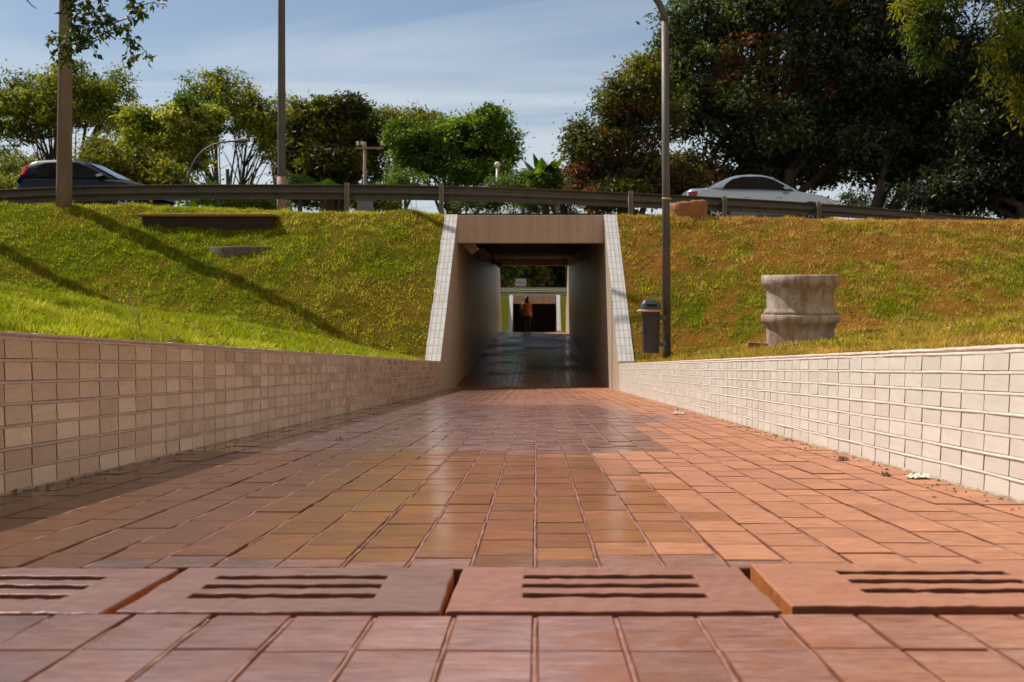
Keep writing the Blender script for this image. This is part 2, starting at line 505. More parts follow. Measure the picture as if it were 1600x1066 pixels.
def drain_cover(cxp, w, dz, rz, tilt, slot_c, label, lo, hi, rr):
    sn, cs = math.atan(-SL), 1
    root = bpy.data.objects
    dl = D1 - D0 - .013
    w -= .010
    sa, sb = (slot_c - .165, slot_c + .165) if w > .5 else (-w/2 + .06, w/2 - .07)
    xs_ = list(np.linspace(-w/2, sa, 6)) + list(np.linspace(sa, sb, 17))[1:-1] + list(np.linspace(sb, w/2, 6))
    i0, i1 = 5, 5 + 16
    ysl = [-dl/2]
    for cy_ in (-.075, .012, .098): ysl += [cy_ - .020, cy_ + .020]
    ysl.append(dl/2)
    T = .055
    b = MB()
    nxs, nys = len(xs_), len(ysl)
    solid = lambda i, j: not (i0 <= i < i1 and j % 2 == 1)
    cells = [(i, j) for i in range(nxs - 1) for j in range(nys - 1) if solid(i, j)]
    jit = {}
    def vt(i, j, top):
        if (i, j) not in jit:
            edge = j in (0, nys - 1) or i in (0, nxs - 1)
            jit[(i, j)] = (random.uniform(-.002, .002), random.gauss(0, .0012) if edge else random.gauss(0, .0010))
        a, c = jit[(i, j)]
        return (xs_[i] + a, ysl[j] + c, random.gauss(0, .0006) if top else -T)
    vid = {}
    def gid(i, j, tp):
        k = (i, j, tp)
        if k not in vid:
            vid[k] = len(b.v); b.v.append(vt(i, j, tp)); b.c.append((1, 1, 1))
        return vid[k]
    def face(*a, m=0): b.f.append(a); b.m.append(m)
    cs_ = set(cells)
    for i, j in cells:
        face(gid(i,j,1), gid(i+1,j,1), gid(i+1,j+1,1), gid(i,j+1,1))
        face(gid(i,j,0), gid(i,j+1,0), gid(i+1,j+1,0), gid(i+1,j,0))
        for (di, dj, a, c) in ((0,-1,(i,j),(i+1,j)), (1,0,(i+1,j),(i+1,j+1)), (0,1,(i+1,j+1),(i,j+1)), (-1,0,(i,j+1),(i,j))):
            if (i+di, j+dj) not in cs_:
                face(gid(*a,0), gid(*c,0), gid(*c,1), gid(*a,1), m=2 if (0 <= i+di < nxs-1 and 0 <= j+dj < nys-1) or dj else 1)
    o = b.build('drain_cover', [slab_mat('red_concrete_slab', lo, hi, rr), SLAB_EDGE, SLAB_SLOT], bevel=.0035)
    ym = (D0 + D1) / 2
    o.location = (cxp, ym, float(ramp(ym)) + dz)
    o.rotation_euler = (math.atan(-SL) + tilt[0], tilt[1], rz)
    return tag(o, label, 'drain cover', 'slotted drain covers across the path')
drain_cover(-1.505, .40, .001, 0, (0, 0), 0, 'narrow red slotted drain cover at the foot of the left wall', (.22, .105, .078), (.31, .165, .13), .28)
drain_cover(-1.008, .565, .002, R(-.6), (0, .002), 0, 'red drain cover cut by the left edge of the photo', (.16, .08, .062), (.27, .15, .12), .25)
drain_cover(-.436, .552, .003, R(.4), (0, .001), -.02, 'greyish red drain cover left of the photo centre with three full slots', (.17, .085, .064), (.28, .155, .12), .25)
drain_cover(.131, .572, .004, R(-.3), (.001, -.002), .01, 'red drain cover just right of the photo centre, dark along its front edge', (.25, .105, .07), (.38, .18, .125), .32)
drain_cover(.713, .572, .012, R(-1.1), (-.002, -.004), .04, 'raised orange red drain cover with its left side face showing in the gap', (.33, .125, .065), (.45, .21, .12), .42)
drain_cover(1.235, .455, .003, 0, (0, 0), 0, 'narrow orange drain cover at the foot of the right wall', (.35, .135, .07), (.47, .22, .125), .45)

# ------------------------------------------------------------------ retaining walls
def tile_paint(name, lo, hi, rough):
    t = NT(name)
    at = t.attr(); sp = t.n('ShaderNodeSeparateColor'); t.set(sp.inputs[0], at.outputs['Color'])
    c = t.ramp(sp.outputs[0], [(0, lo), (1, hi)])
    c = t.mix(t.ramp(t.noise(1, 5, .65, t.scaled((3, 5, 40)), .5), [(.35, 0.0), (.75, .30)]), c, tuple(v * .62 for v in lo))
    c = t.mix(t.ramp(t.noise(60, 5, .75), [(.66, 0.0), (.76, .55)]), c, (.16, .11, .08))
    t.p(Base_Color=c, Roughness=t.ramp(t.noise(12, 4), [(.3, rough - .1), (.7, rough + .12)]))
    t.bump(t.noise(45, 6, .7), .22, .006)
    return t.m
def retaining_wall(X, n_in, H, mats, label):
    """glazed tile courses with mortar ledges; n_in = direction of the visible face"""
    V, Q, MI, C = [], [], [], []
    def pt(u, v, off): return (X + n_in * off, u, float(ramp(u)) + v)
    def quad(a, b_, c, d, m):
        Q.append((a, b_, c, d) if n_in > 0 else (d, c, b_, a)); MI.append(m)
    TL, NR = .1925, 7
    th = (H - .02) / NR
    off0 = random.uniform(0, .1)
    for r in range(NR):
        v0, v1 = r * th + .005, (r + 1) * th - .004
        u = .9 - off0
        rowl = random.gauss(0, .0007)
        while u < Y1 - .02:
            u1 = min(u + TL, Y1)
            lean = .0035 + random.gauss(0, .0005) + rowl * .5
            yaw = random.gauss(0, .00035)
            colr = random.gauss(.5, .24) + (.12 if r == 0 else 0)
            gj = random.choice((.0019, .0022, .0026)); dj, dj2 = random.gauss(0, .0006), random.gauss(0, .0006)
            o = len(V)
            for ins, o2 in ((.0018, 0), (0, -.0022), (0, -.013)):
                for (a, c) in ((u + gj + ins + dj, v0 + ins), (u1 - gj - ins + dj2, v0 + ins), (u1 - gj - ins + dj2, v1 - ins), (u + gj + ins + dj, v1 - ins)):
                    f = (c - v0) / (v1 - v0)
                    V.append(pt(a, c, o2 + lean * (1 - f) - .002 + yaw * (1 if a > (u+u1)/2 else -1)))
                    C.append((min(1, max(0, colr)), 0, 0))
            quad(o, o+1, o+2, o+3, 0)
            for q in (0, 4):
                for k in range(4): quad(o+q+k, o+q+4+k, o+q+4+(k+1) % 4, o+q+(k+1) % 4, 2 if q == 4 or k in (1, 3) else 0)
            u = u1
        # mortar ledge above this course
        ys = np.arange(.9, Y1, .045)
        hv = (r + 1) * th
        o = len(V)
        e = .0018 + (vnoise(ys, ys * 0 + r, .12, 80) - .5) * .0045 + (vnoise(ys, ys * 0 + r, .5, 81) - .5) * .003
        w = (vnoise(ys, ys * 0 + r, .3, 82) - .5) * .004
        for i, yy in enumerate(ys):
            for dv, of in ((-.0075, -.004), (-.0045, e[i] * .7), (-.001, e[i]), (.0035, e[i] * .3 - .001), (.006, -.006)):
                V.append(pt(yy, hv + dv + w[i], of)); C.append((.9, 0, 0))
        for i in range(len(ys) - 1):
            for k in range(4): quad(o+i*5+k, o+(i+1)*5+k, o+(i+1)*5+k+1, o+i*5+k+1, 1)
    # core, coping and rough plaster foot
    def sheet(rows, u0, u1, st, m):
        us = np.arange(u0, u1 + st * .5, st); o = len(V); k = len(rows)
        for i, uu in enumerate(us):
            for (v, of, jit) in rows:
                V.append(pt(min(uu, u1), v + random.uniform(-jit, jit), of + random.uniform(-jit, jit) * .6)); C.append((.8, 0, 0))
        for i in range(len(us) - 1):
            for q in range(k - 1): quad(o+i*k+q, o+(i+1)*k+q, o+(i+1)*k+q+1, o+i*k+q+1, m)
    sheet([(-.4, -.0085, 0), (H - .012, -.0085, 0)], -9, Y1, .5, 2)
    sheet([(-.02, .007, .002), (.002, .006, .003), (.012, -.003, .004)], .9, Y1, .03, 3)
    sheet([(H - .016, -.004, 0), (H - .008, .0045, .0015), (H, .003, .002), (H + .001, -.03, .002), (H, -WT, 0), (-.4, -WT, 0)], -9, Y1, .06, 1)
    o = np_mesh('retaining_wall', np.array(V), [np.array(Q)], np.array(C), mats)
    o.data.polygons.foreach_set('material_index', MI)
    return tag(o, label, 'wall')
JOINT = simple('dark_joint_mortar', (.17, .125, .10), .9)  # dark mortar set in the tile joints
FOOT_M = simple('dirty_foot_plaster', (.40, .29, .20), .9, nscale=18, var=.4, bump=.5)
LEDGE_R = simple('cream_mortar', (.70, .64, .56), .7, nscale=25, bump=.4)
LEDGE_L = simple('tan_mortar', (.62, .47, .36), .6, nscale=25, bump=.4)
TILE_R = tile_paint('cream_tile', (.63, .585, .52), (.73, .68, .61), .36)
TILE_L = tile_paint('tan_tile', (.48, .30, .19), (.84, .62, .44), .20)  # wide tile contrast and warm tint stand in for reflections on the glaze
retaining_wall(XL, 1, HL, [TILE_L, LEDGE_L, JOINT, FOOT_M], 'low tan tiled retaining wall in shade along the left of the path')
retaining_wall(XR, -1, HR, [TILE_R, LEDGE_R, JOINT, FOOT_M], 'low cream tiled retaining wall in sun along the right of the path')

# ------------------------------------------------------------------ underpass
def grid_tile(name, u, v, bw, bh, c1, c2, mortar, rough, ms=.006, stain=None, bumps=.5):
    t = NT(name)
    sx = t.n('ShaderNodeSeparateXYZ'); t.set(sx.inputs[0], t.coord())
    cb = t.n('ShaderNodeCombineXYZ')
    t.set(cb.inputs[0], sx.outputs[u]); t.set(cb.inputs[1], sx.outputs[v])
    br = t.n('ShaderNodeTexBrick', {'Vector': cb.outputs[0], 'Color1': c1, 'Color2': c2, 'Mortar': mortar, 'Scale': 1.0, 'Mortar Size': ms, 'Brick Width': bw, 'Row Height': bh, 'Bias': 0.0}, offset=0.0)
    c = br.outputs['Color']
    if stain:
        stv = t.noise(1, 5, .6, t.scaled((2.2 if u != 'X' else 5, 2.2, .25)), .3)
        c = t.mix(t.ramp(stv, [(.42, 0.0), (.70, .75)]), c, stain)
    c = t.mix(t.ramp(t.noise(9, 5, .7), [(.5, 0.0), (.8, .35)]), c, tuple(x * .6 for x in c1))
    c = t.mix(t.ramp(t.noise(2.3, 6, .7), [(.52, 0.0), (.75, .35)]), c, tuple(x * y for x, y in zip(c1, (.62, .52, .42))))
    t.p(Base_Color=c, Roughness=t.ramp(t.noise(7, 4), [(.3, rough - .07), (.7, rough + .1)]))
    t.bump(br.outputs['Fac'], -bumps, .004)
    return t.m
M_INNER = grid_tile('tunnel_tile', 'Y', 'Z', .24, .078, (.66, .49, .31), (.71, .54, .35), (.56, .42, .27), .36, stain=(.34, .22, .115), bumps=0.0)
M_WING = grid_tile('wing_tile', 'Y', 'Z', .2, .074, (.52, .41, .31), (.57, .45, .35), (.36, .28, .21), .40, bumps=.25)
M_LINT = grid_tile('lintel_tile', 'X', 'Z', .072, .24, (.49, .355, .26), (.525, .38, .28), (.41, .295, .215), .45, .005, stain=(.36, .25, .175), bumps=.15)
M_CAP = grid_tile('white_cap_tile', 'X', 'Y', .085, .19, (.54, .525, .51), (.62, .605, .59), (.36, .345, .335), .38, .009)
M_CONC = simple('dark_ceiling_concrete', (.17, .125, .09), .85, bump=.3)
M_EARTH = simple('crest_earth', (.30, .16, .05), .95, nscale=14, var=.4, bump=.8)
t = NT('tunnel_pavers')
sx = t.coord()
br = t.n('ShaderNodeTexBrick', {'Vector': sx, 'Color1': (.28, .11, .05), 'Color2': (.36, .15, .075), 'Mortar': (.24, .095, .045), 'Scale': 1.0, 'Mortar Size': .006, 'Brick Width': .1333, 'Row Height': .19, 'Bias': 0.0}, offset=0.0)
t.p(Base_Color=br.outputs['Color'], Roughness=.30)
M_TFLOOR = t.m
b = MB()
b.add([(XL, 23.45, -.006), (XR, 23.45, -.006), (XR, 51.0, -.006), (XL, 51.0, -.006), (XR, 77.5, -2.2525), (XL, 77.5, -2.2525), (XR, 100, -2.2525), (XL, 100, -2.2525)], [(0,1,2,3), (3,2,4,5), (5,4,6,7)])
tag(b.build('tunnel_floor', M_TFLOOR), kind='structure')

def underpass(yp, yend, z0, ztop, wing_len, foot_z, sign, label, parts_far=None, name='underpass'):
    """portal at yp facing the camera, tunnel to yend; foot_z = height at which the sloping wings end"""
    root = thing(name, (0, yp, z0), label, 'underpass')
    zl = z0 + 3.095                                           # lintel underside
    def side(xa, xb, nm):
        b = MB()
        b.box((min(xa, xb), yp + .02, z0 - .3), (max(xa, xb), yend - .02, z0 + 3.5))
        b.build(nm, M_INNER, root)
    side(XLO, XL, 'tunnel_wall'); side(XR, XRO, 'tunnel_wall')
    b = MB(); b.box((XLO, yp + .45, z0 + 3.40), (XRO, yend - .45, z0 + 3.56)); b.build('ceiling', M_CONC, root)
    ends = [(yp, -1)] + ([(yend, 1)] if parts_far else [])
    for (ye, sg) in ends:
        zt = ztop
        lb = MB()
        y0, y1 = (ye, ye + .44) if sg < 0 else (ye - .44, ye)
        lb.box((XL, y0, zl), (XR, y1, zt))
        lo = lb.build('lintel', M_LINT, root, bevel=.012)
        for (xa, xb) in ((XLO, XL), (XR, XRO)):
            yf = ye + sg * wing_len
            fz = foot_z if sg < 0 else .55
            base = -.5 + min(z0, 0) * 1.0
            a = [(xa, ye, base), (xa, yf, base), (xa, yf, fz - .02), (xa, ye, zt - .02)]
            c = [(xb, y, z) for _, y, z in a]
            wb = MB()
            wb.add(a + c, [(0,1,2,3), (7,6,5,4), (1,5,6,2), (3,2,6,7), (0,3,7,4)])
            # inner face slightly inside the wall line of the tunnel keeps the reveal visible
            wb.build('wing_wall', M_WING, root)
            cb = MB()
            e = .012
            top = [(xa - e, ye - sg * .012, zt + .012), (xb + e, ye - sg * .012, zt + .012), (xb + e, yf + sg * .02, fz + .0), (xa - e, yf + sg * .02, fz + .0)]
            low = [(x, y, z - .05) for x, y, z in top]
            k = 14                                            # subdivided so the edge can be uneven
            VV, FF = [], []
            for i in range(k + 1):
                f = i / k
                for lv, (p, q) in enumerate(((low[0], low[3]), (top[0], top[3]), (top[1], top[2]), (low[1], low[2]))):
                    jx = random.uniform(-.008, .008) if lv in (0, 1) else 0
                    VV.append(tuple(p[m] + (q[m] - p[m]) * f + (jx if m == 0 else 0) for m in range(3)))
            for i in range(k):
                for m in range(3): FF.append((i*4+m, i*4+m+1, (i+1)*4+m+1, (i+1)*4+m))
            FF += [(0, 1, 2, 3), (k*4+3, k*4+2, k*4+1, k*4)]
            cb.add(VV, FF)
            cb.build('wing_cap', M_CAP, root)
    return root
up = underpass(Y2, Y3, 0.0, 3.705, Y2 - Y1, .825, 1, 'brown tiled pedestrian underpass with white sloping wing caps straight ahead', True)
underpass(Y4, Y4 + 19, -2.2525, 1.48, 3.4, -1.0, 1, 'small second underpass entrance with white side caps seen through the tunnel')
b = MB(); b.box((XLO, Y4 + 19, -2.5), (XRO, Y4 + 19.3, 1.3)); b.build('end_wall', M_INNER, bpy.data.objects['underpass.001'])

M_LAMPB = simple('lamp_housing', (.34, .29, .23), .5)
M_LAMPR = simple('lamp_rim', (.62, .56, .48), .35)
for i, (px_, d, word) in enumerate(((738, 24.9, 'nearest the entrance'), (758, 31.2, 'second from the entrance'), (770, 37.0, 'third from the entrance'), (776, 43, 'deepest in the tunnel'))):
    loc = Vector((XL + .02, d, 3.02))
    lt = thing('floodlight', loc, 'tan bulkhead lamp high on the left tunnel wall, ' + word, 'lamp', 'lamps along the tunnel wall')
    rot = Matrix.Rotation(R(-42), 3, 'Y')
    b = MB(); b.box((-.05, -.14, -.16), (.13, .14, .16), 0, rot, loc + Vector((.16, 0, 0))); b.build('lamp_housing', M_LAMPB, lt, bevel=.02)
    b = MB()
    for (p0, p1) in (((.13, -.16, -.18), (.165, .16, -.15)), ((.13, -.16, .15), (.165, .16, .18)), ((.13, -.16, -.15), (.165, -.13, .15)), ((.13, .13, -.15), (.165, .16, .15))):
        b.box(p0, p1, 0, rot, loc + Vector((.16, 0, 0)))
    b.build('lamp_rim', M_LAMPR, lt, bevel=.006)
    b = MB(); b.tube([loc, loc + Vector((.1, 0, .02))], .03); b.build('bracket', M_LAMPB, lt)

# ------------------------------------------------------------------ grass
t = NT('grass_blade')
tr = t.n('ShaderNodeBsdfTranslucent', {'Color': t.attr().outputs['Color']})
t.p(Base_Color=t.attr().outputs['Color'], Roughness=.8)
t.b.inputs['Specular IOR Level'].default_value = 0
ms = t.n('ShaderNodeMixShader', {0: .42, 1: t.b.outputs[0], 2: tr.outputs[0]})
t.set(t.o.inputs[0], ms.outputs[0])
M_GRASS = t.m
def grass(name, xy, hmin, hmax, wid, lean, two, seed, pale=0.0, zoff=0.0, zfun=None):
    g = np.random.default_rng(seed)
    n = len(xy)
    x, y = xy[:, 0], xy[:, 1]
    dry, soil = turf(x, y)
    keep = g.random(n) > soil * .72
    x, y, dry = x[keep], y[keep], dry[keep]
    n = len(x)
    z = (zfun(x, y) if zfun else ground(x, y)) - .006 + zoff
    clump = vnoise(x, y, .16, 90)
    h = (hmin + (hmax - hmin) * g.random(n) ** 1.6) * (.4 + 1.2 * clump)
    az = g.random(n) * 2 * np.pi
    ln = np.abs(g.normal(0, lean, n)) + .15
    face = az + np.pi / 2 + g.normal(0, .5, n)
    w = wid * (.6 + .8 * g.random(n))
    ux, uy = np.cos(face) * w / 2, np.sin(face) * w / 2
    tipx, tipy = np.cos(az) * h * ln, np.sin(az) * h * ln
    dcol = np.clip(dry + g.normal(0, .22, n) + pale, 0, 1)[:, None]
    c = np.array([.32, .375, .012]) * (1 - dcol) + np.where((x < 0)[:, None], [.56, .55, .05], [.64, .40, .085]) * dcol
    straw = g.random(n) < .03
    c[straw] = [.66, .52, .22]
    c *= ((.5 + .85 * g.random(n)) * (.62 + .76 * vnoise(x, y, .13, 91)))[:, None]
    B = np.stack([x, y, z], -1)
    U = np.stack([ux, uy, ux * 0], -1)
    tip = B + np.stack([tipx, tipy, h], -1)
    if two:
        mid = B + np.stack([tipx * .35, tipy * .35, h * .62], -1)
        Vv = np.stack([B - U, B + U, mid + U * .8, mid - U * .8, tip], 1).reshape(-1, 3)
        i = np.arange(n)[:, None] * 5
        return np_mesh(name, Vv, [i + np.array([[0, 1, 2, 3]]), i + np.array([[3, 2, 4]])], np.repeat(c, 5, 0), M_GRASS)
    Vv = np.stack([B - U, B + U, tip], 1).reshape(-1, 3)
    i = np.arange(n)[:, None] * 3
    return np_mesh(name, Vv, [i + np.array([[0, 1, 2]])], np.repeat(c, 3, 0), M_GRASS)
def rect(n, x0, x1, y0, y1, seed):
    g = np.random.default_rng(seed)
    return np.stack([x0 + (x1 - x0) * g.random(n), y0 + (y1 - y0) * g.random(n)], -1)
def visible(xy, pad=.6):
    pxx = VX + F * xy[:, 0] / xy[:, 1]
    return xy[(pxx > -420) & (pxx < 2000)]
parts = [
    ('grass', visible(rect(390000, -17, XLO - .02, 8, 24.6, 1)), .025, .085, .015, .75, False, 2, 0),
    ('grass', visible(rect(430000, XRO + .02, 16.5, 8, 24.6, 3)), .025, .085, .016, .75, False, 4, 0),
    ('grass', visible(rect(150000, -4.8, XLO - .02, 3.0, 9, 5)), .02, .07, .006, .7, True, 6, .05),
    ('grass', visible(rect(120000, XRO + .02, 5.2, 3.0, 9, 7)), .015, .05, .006, .7, True, 8, .05),
]
for a in parts:
    tag(grass(*a), kind='stuff')
# fallen leaves and scraps lying in the turf
def leaf_litter(n, x0, x1, y0, y1, seed):
    g = np.random.default_rng(seed)
    xy = visible(rect(n, x0, x1, y0, y1, seed))
    x, y = xy[:, 0], xy[:, 1]
    k = vnoise(x, y, 1.1, 95) > .42; x, y = x[k], y[k]; n = len(x)
    z = ground(x, y) + .02 + .025 * g.random(n)
    L = (.018 + .035 * g.random(n) ** 2)[:, None]
    ax = g.normal(0, 1, (n, 3)); ax[:, 2] *= .35; ax /= np.linalg.norm(ax, axis=1)[:, None]
    nr = g.normal(0, .45, (n, 3)) + [0, -.3, 1]; bt = np.cross(nr, ax); bt /= np.linalg.norm(bt, axis=1)[:, None]
    B = np.stack([x, y, z], -1)
    up = np.cross(ax, bt) * L * .25
    V = np.stack([B - ax * L, B + bt * L * .45 + up, B + ax * L, B - bt * L * .45 + up], 1).reshape(-1, 3)
    c = np.array([(.50, .40, .25), (.30, .16, .07), (.62, .55, .40), (.20, .09, .04)])[g.choice(4, n, p=[.35, .3, .15, .2])] * (.7 + .5 * g.random(n))[:, None]
    i = np.arange(n)[:, None] * 4
    return np_mesh('fallen_leaves', V, [np.concatenate([i + np.array([[0, 1, 2]]), i + np.array([[0, 2, 3]])])], np.repeat(c, 4, 0), M_GRASS)
tag(leaf_litter(2600, -12, XLO - .1, 8, 24.2, 301), kind='stuff')
tag(leaf_litter(5200, XRO + .1, 12.5, 8, 24.2, 302), kind='stuff')
# longer unmown grass along the tops of the walls and round the concrete rings
g1 = visible(np.concatenate([rect(9000, XLO - .30, XLO - .015, 3.0, 7.5, 11), rect(9000, XLO - .35, XLO - .02, 7, 19, 12)]))
tag(grass('grass', g1, .025, .085, .005, .65, True, 13, .2), kind='stuff')
g2 = visible(np.concatenate([rect(9000, XRO + .015, XRO + .28, 3.5, 9, 14), rect(12000, XRO + .02, XRO + .4, 7, 19, 15), rect(9000, 2.0, 4.2, 11.9, 12.75, 16)]))
tag(grass('grass', g2, .02, .065, .006, .7, True, 17, .2), kind='stuff')

# ------------------------------------------------------------------ guard rails
M_GALV = simple('dull_galvanised_steel', (.085, .078, .070), .5, metal=.3, nscale=4, var=.25)
M_GALVD = simple('grimy_steel_flange', (.10, .085, .07), .6, metal=.2, nscale=4, var=.25)
M_POST = simple('rail_post_steel', (.26, .22, .175), .6, metal=.1)
PROF = [(0, .00), (-.012, .018), (-.075, .055), (-.08, .105), (-.015, .145), (-.002, .17), (-.015, .195), (-.08, .235), (-.075, .285), (-.012, .322), (0, .34)]
def guard_rail(pts, posts, label, face=-1, mat=None):
    root = thing('guard_rail', pts[0], label, 'guard rail')
    V = []
    dense = []
    for a, c in zip(pts[:-1], pts[1:]):
        k = max(2, int((c - a).length / 1.2))
        dense += [a.lerp(c, i / k) for i in range(k)]
    dense.append(pts[-1])
    for q in range(3):
        dense = [dense[0]] + [(dense[i-1] + dense[i]*2 + dense[i+1]) / 4 for i in range(1, len(dense)-1)] + [dense[-1]]
    m = len(PROF)
    b = MB()
    for i, p in enumerate(dense):
        d = dense[min(i+1, len(dense)-1)] - dense[max(i-1, 0)]
        d.z = 0; d.normalize()
        nrm = Vector((-d.y, d.x, 0))                      # the ridges face the road, the posts stand on this side
        for of, dz in PROF: V.append(p + nrm * (-of) + Vector((0, 0, dz - .34)))
    b.add(V, [(i*m+k, (i+1)*m+k, (i+1)*m+k+1, i*m+k+1) for i in range(len(dense)-1) for k in range(m-1)])
    o = b.build('rail_beam', mat or M_GALV, root, smooth=True)
    s = o.modifiers.new('thick', 'SOLIDIFY'); s.thickness = .006; s.offset = 1
    for p in posts:
        b = MB()
        zg = float(ground(p.x, p.y)) - .3
        b.box((-.05, -.045, zg), (.05, -.03, p.z + .03), 0, None, (p.x, p.y, 0))
        b.box((-.05, -.11, zg), (-.036, -.045, p.z + .03), 0, None, (p.x, p.y, 0))
        b.box((.036, -.11, zg), (.05, -.045, p.z + .03), 0, None, (p.x, p.y, 0))
        b.box((-.05, -.03, p.z - .24), (.05, .08, p.z - .1), 0, None, (p.x, p.y, 0))
        b.build('rail_post', M_POST, root)
    return root
rail_pts = [P(-420, 322, 21.8), P(-150, 305, 23.0), P(60, 291, 24.2), P(230, 288, 24.5), P(543, 288, 24.5), P(690, 289, 24.5), P(860, 295, 24.55), P(985, 301, 24.8), P(1130, 308.5, 26.6), P(1278, 317, 29.0), P(1440, 331, 33), P(1600, 345, 38), P(1800, 358, 46)]
def on_rail(px_):
    for a, c in zip(rail_pts[:-1], rail_pts[1:]):
        pa, pc = VX + F*a.x/a.y, VX + F*c.x/c.y
        if pa <= px_ <= pc: return a.lerp(c, (px_ - pa) / (pc - pa))
guard_rail(rail_pts, [on_rail(p) + Vector((0, .0, 0)) for p in (-330, -60, 104, 543, 690, 985, 1131, 1278, 1440, 1572)], 'long dull steel guard rail along the top of the grass embankment')
# posts seen from the front stand proud of the beam in the photo: bolts plates
M_WHITE = simple('pale_rail_paint', (.62, .60, .57), .5)
fr = [Vector((x, 82.2, 2.02)) for x in (-20, -10, 0, 10, 20)]
guard_rail(fr, [Vector((x, 82.2, 2.02)) for x in (-12, -8, -4, 4, 8, 12)], 'pale guard rail above the second underpass, seen through the tunnel', mat=M_WHITE)

# ------------------------------------------------------------------ poles and lamps
t = NT('pole_concrete')
t.p(Base_Color=t.ramp(t.noise(1, 5, .6, t.scaled((7, 7, .7))), [(.3, (.15, .10, .068)), (.7, (.23, .16, .115))]), Roughness=.85)
t.bump(t.noise(40, 5, .7), .3, .006)
M_POLE = t.m
M_PMETAL = simple('lamp_post_grey', (.10, .088, .08), .55, metal=.2, nscale=3, var=.2)
M_GLASSLAMP = simple('lamp_glass', (.7, .7, .66), .2)
def gz(x, y): return float(ground(x, y))

x, y = P(100, 0, 23.6).x, 23.6
root = thing('utility_pole', (x, y, gz(x, y)), 'thick brown concrete pole at the left beside the dark hatchback', 'pole')
b = MB(); zs = np.linspace(gz(x, y) - .4, 13, 12)
b.tube([(x + .03 * (zz - 3.7) / 4, y, zz) for zz in zs], [.168 - .0078 * (zz - 3.7) for zz in zs], 24); b.build('pole_shaft', M_POLE, root, smooth=True)
b = MB(); b.box((x - 1.0, y - .06, 12.2), (x + 1.0, y + .06, 12.34)); b.build('crossarm', M_POLE, root, bevel=.01)

x, y = -14.1, 23.8
root = thing('utility_pole', (x, y, gz(x, y)), 'concrete pole just outside the left edge, its shadow lying across the lower left grass', 'pole')
b = MB(); zs = np.linspace(gz(x, y) - .4, 12, 12); b.tube([(x, y, zz) for zz in zs], [.15 - .006 * (zz - 3.7) for zz in zs], 20); b.build('pole_shaft', M_POLE, root, smooth=True)
b = MB(); b.box((x - .9, y - .06, 11.3), (x + .9, y + .06, 11.42)); b.build('crossarm', M_POLE, root, bevel=.01)

x, y = P(440, 0, 25.5).x, 25.5
root = thing('street_lamp', (x, y, gz(x, y)), 'tall slim lamp post behind the rail, between the two leafy tree groups at left', 'street lamp')
b = MB(); zs = np.linspace(gz(x, y) - .4, 13, 12)
b.tube([(x, y, zz) for zz in zs], [.098 - .0032 * (zz - 3.7) for zz in zs], 20); b.build('lamp_pole', M_PMETAL, root, smooth=True)
b = MB(); b.tube([(x, y, gz(x, y) - .3), (x, y, 4.72)], .108, 20); b.build('painted_base', simple('pink_brown_paint', (.33, .20, .15), .7), root, smooth=True)
b = MB(); b.tube([(x, y, 12.9), (x - .5, y, 13.5), (x - 1.6, y, 13.7)], .045); b.build('lamp_arm', M_PMETAL, root, smooth=True)

def arm_lamp(pa, ptop, pend, r, label, group=None, base_z=None, arm_side=1):
    """pole from pa up to ptop, then a curved arm out to pend carrying a head"""
    root = thing('street_lamp', pa, label, 'street lamp', group)
    b = MB(); b.tube([pa - Vector((0, 0, .3)), pa.lerp(ptop, .5), ptop], [r * 1.15, r * 1.05, r], 16); b.build('lamp_pole', M_PMETAL, root, smooth=True)
    b = MB()
    ctl = Vector((ptop.x + (pend.x - ptop.x) * .12, ptop.y, pend.z))
    pts = [ptop * (1-u)**2 + ctl * 2*u*(1-u) + pend * u*u for u in np.linspace(0, 1, 12)]
    b.tube(pts, [r * (1 - .35 * u) for u in np.linspace(0, 1, 12)], 12); b.build('lamp_arm', M_PMETAL, root, smooth=True)
    d = (pend - pts[-2]).normalized()
    b = MB()
    b.tube([pend - d * .05, pend + d * .08, pend + d * .35, pend + d * .55], [r * .8, r * 1.5, r * 1.7, r * .7], 12); b.build('lamp_head', M_PMETAL, root, smooth=True)
    return root
x, y = P(1042, 0, 16.0).x, 16.0
pole_base = Vector((x, y, gz(x, y)))
arm_lamp(pole_base, P(1039, 34, 16.0), P(960, -28, 16.0), .055, 'grey lamp post with curved top standing by the litter bin at right')
b = MB(); zt = P(1040, 312, 16).z; b.tube([(x - .005, y, zt), (x - .005, y, zt + .025)], .068, 16); tag(b.build('strap', simple('yellow_strap', (.55, .40, .05), .6), bpy.data.objects['street_lamp.001'], smooth=True))
arm_lamp(Vector((*P(291, 0, 40).xy, 3.86)), P(292, 290, 40), P(366, 221, 40), .05, 'curved grey street lamp beyond the road, bending right before the trees')
arm_lamp(Vector((*P(248, 0, 62).xy, 2.4)), P(248, 262, 62), P(272, 232, 62), .07, 'small faint curved lamp half hidden by the yellow green tree')

root = thing('utility_pole', (P(570, 0, 62).x, 62, 2.4), 'wooden pole with a crossarm before the dark olive tree', 'pole')
M_WOODP = simple('weathered_pole_wood', (.30, .21, .15), .9)
a = P(570, 222, 62)
b = MB(); b.tube([(a.x, 62, 2.0), (a.x, 62, a.z)], [.12, .09], 12); b.build('pole_shaft', M_WOODP, root, smooth=True)
b = MB(); c = P(556, 232, 62); e = P(600, 229, 62); b.box((c.x, 61.8, c.z - .055), (e.x, 61.88, c.z + .055)); b.build('crossarm', M_WOODP, root)
for px_ in (559, 566, 597):
    q = P(px_, 228, 61.84)
    b = MB(); b.lathe([(.001, .26), (.09, .22), (.06, .16), (.10, .10), (.05, 0)], q, 10); b.build('insulator', M_WHITE, root, smooth=True)

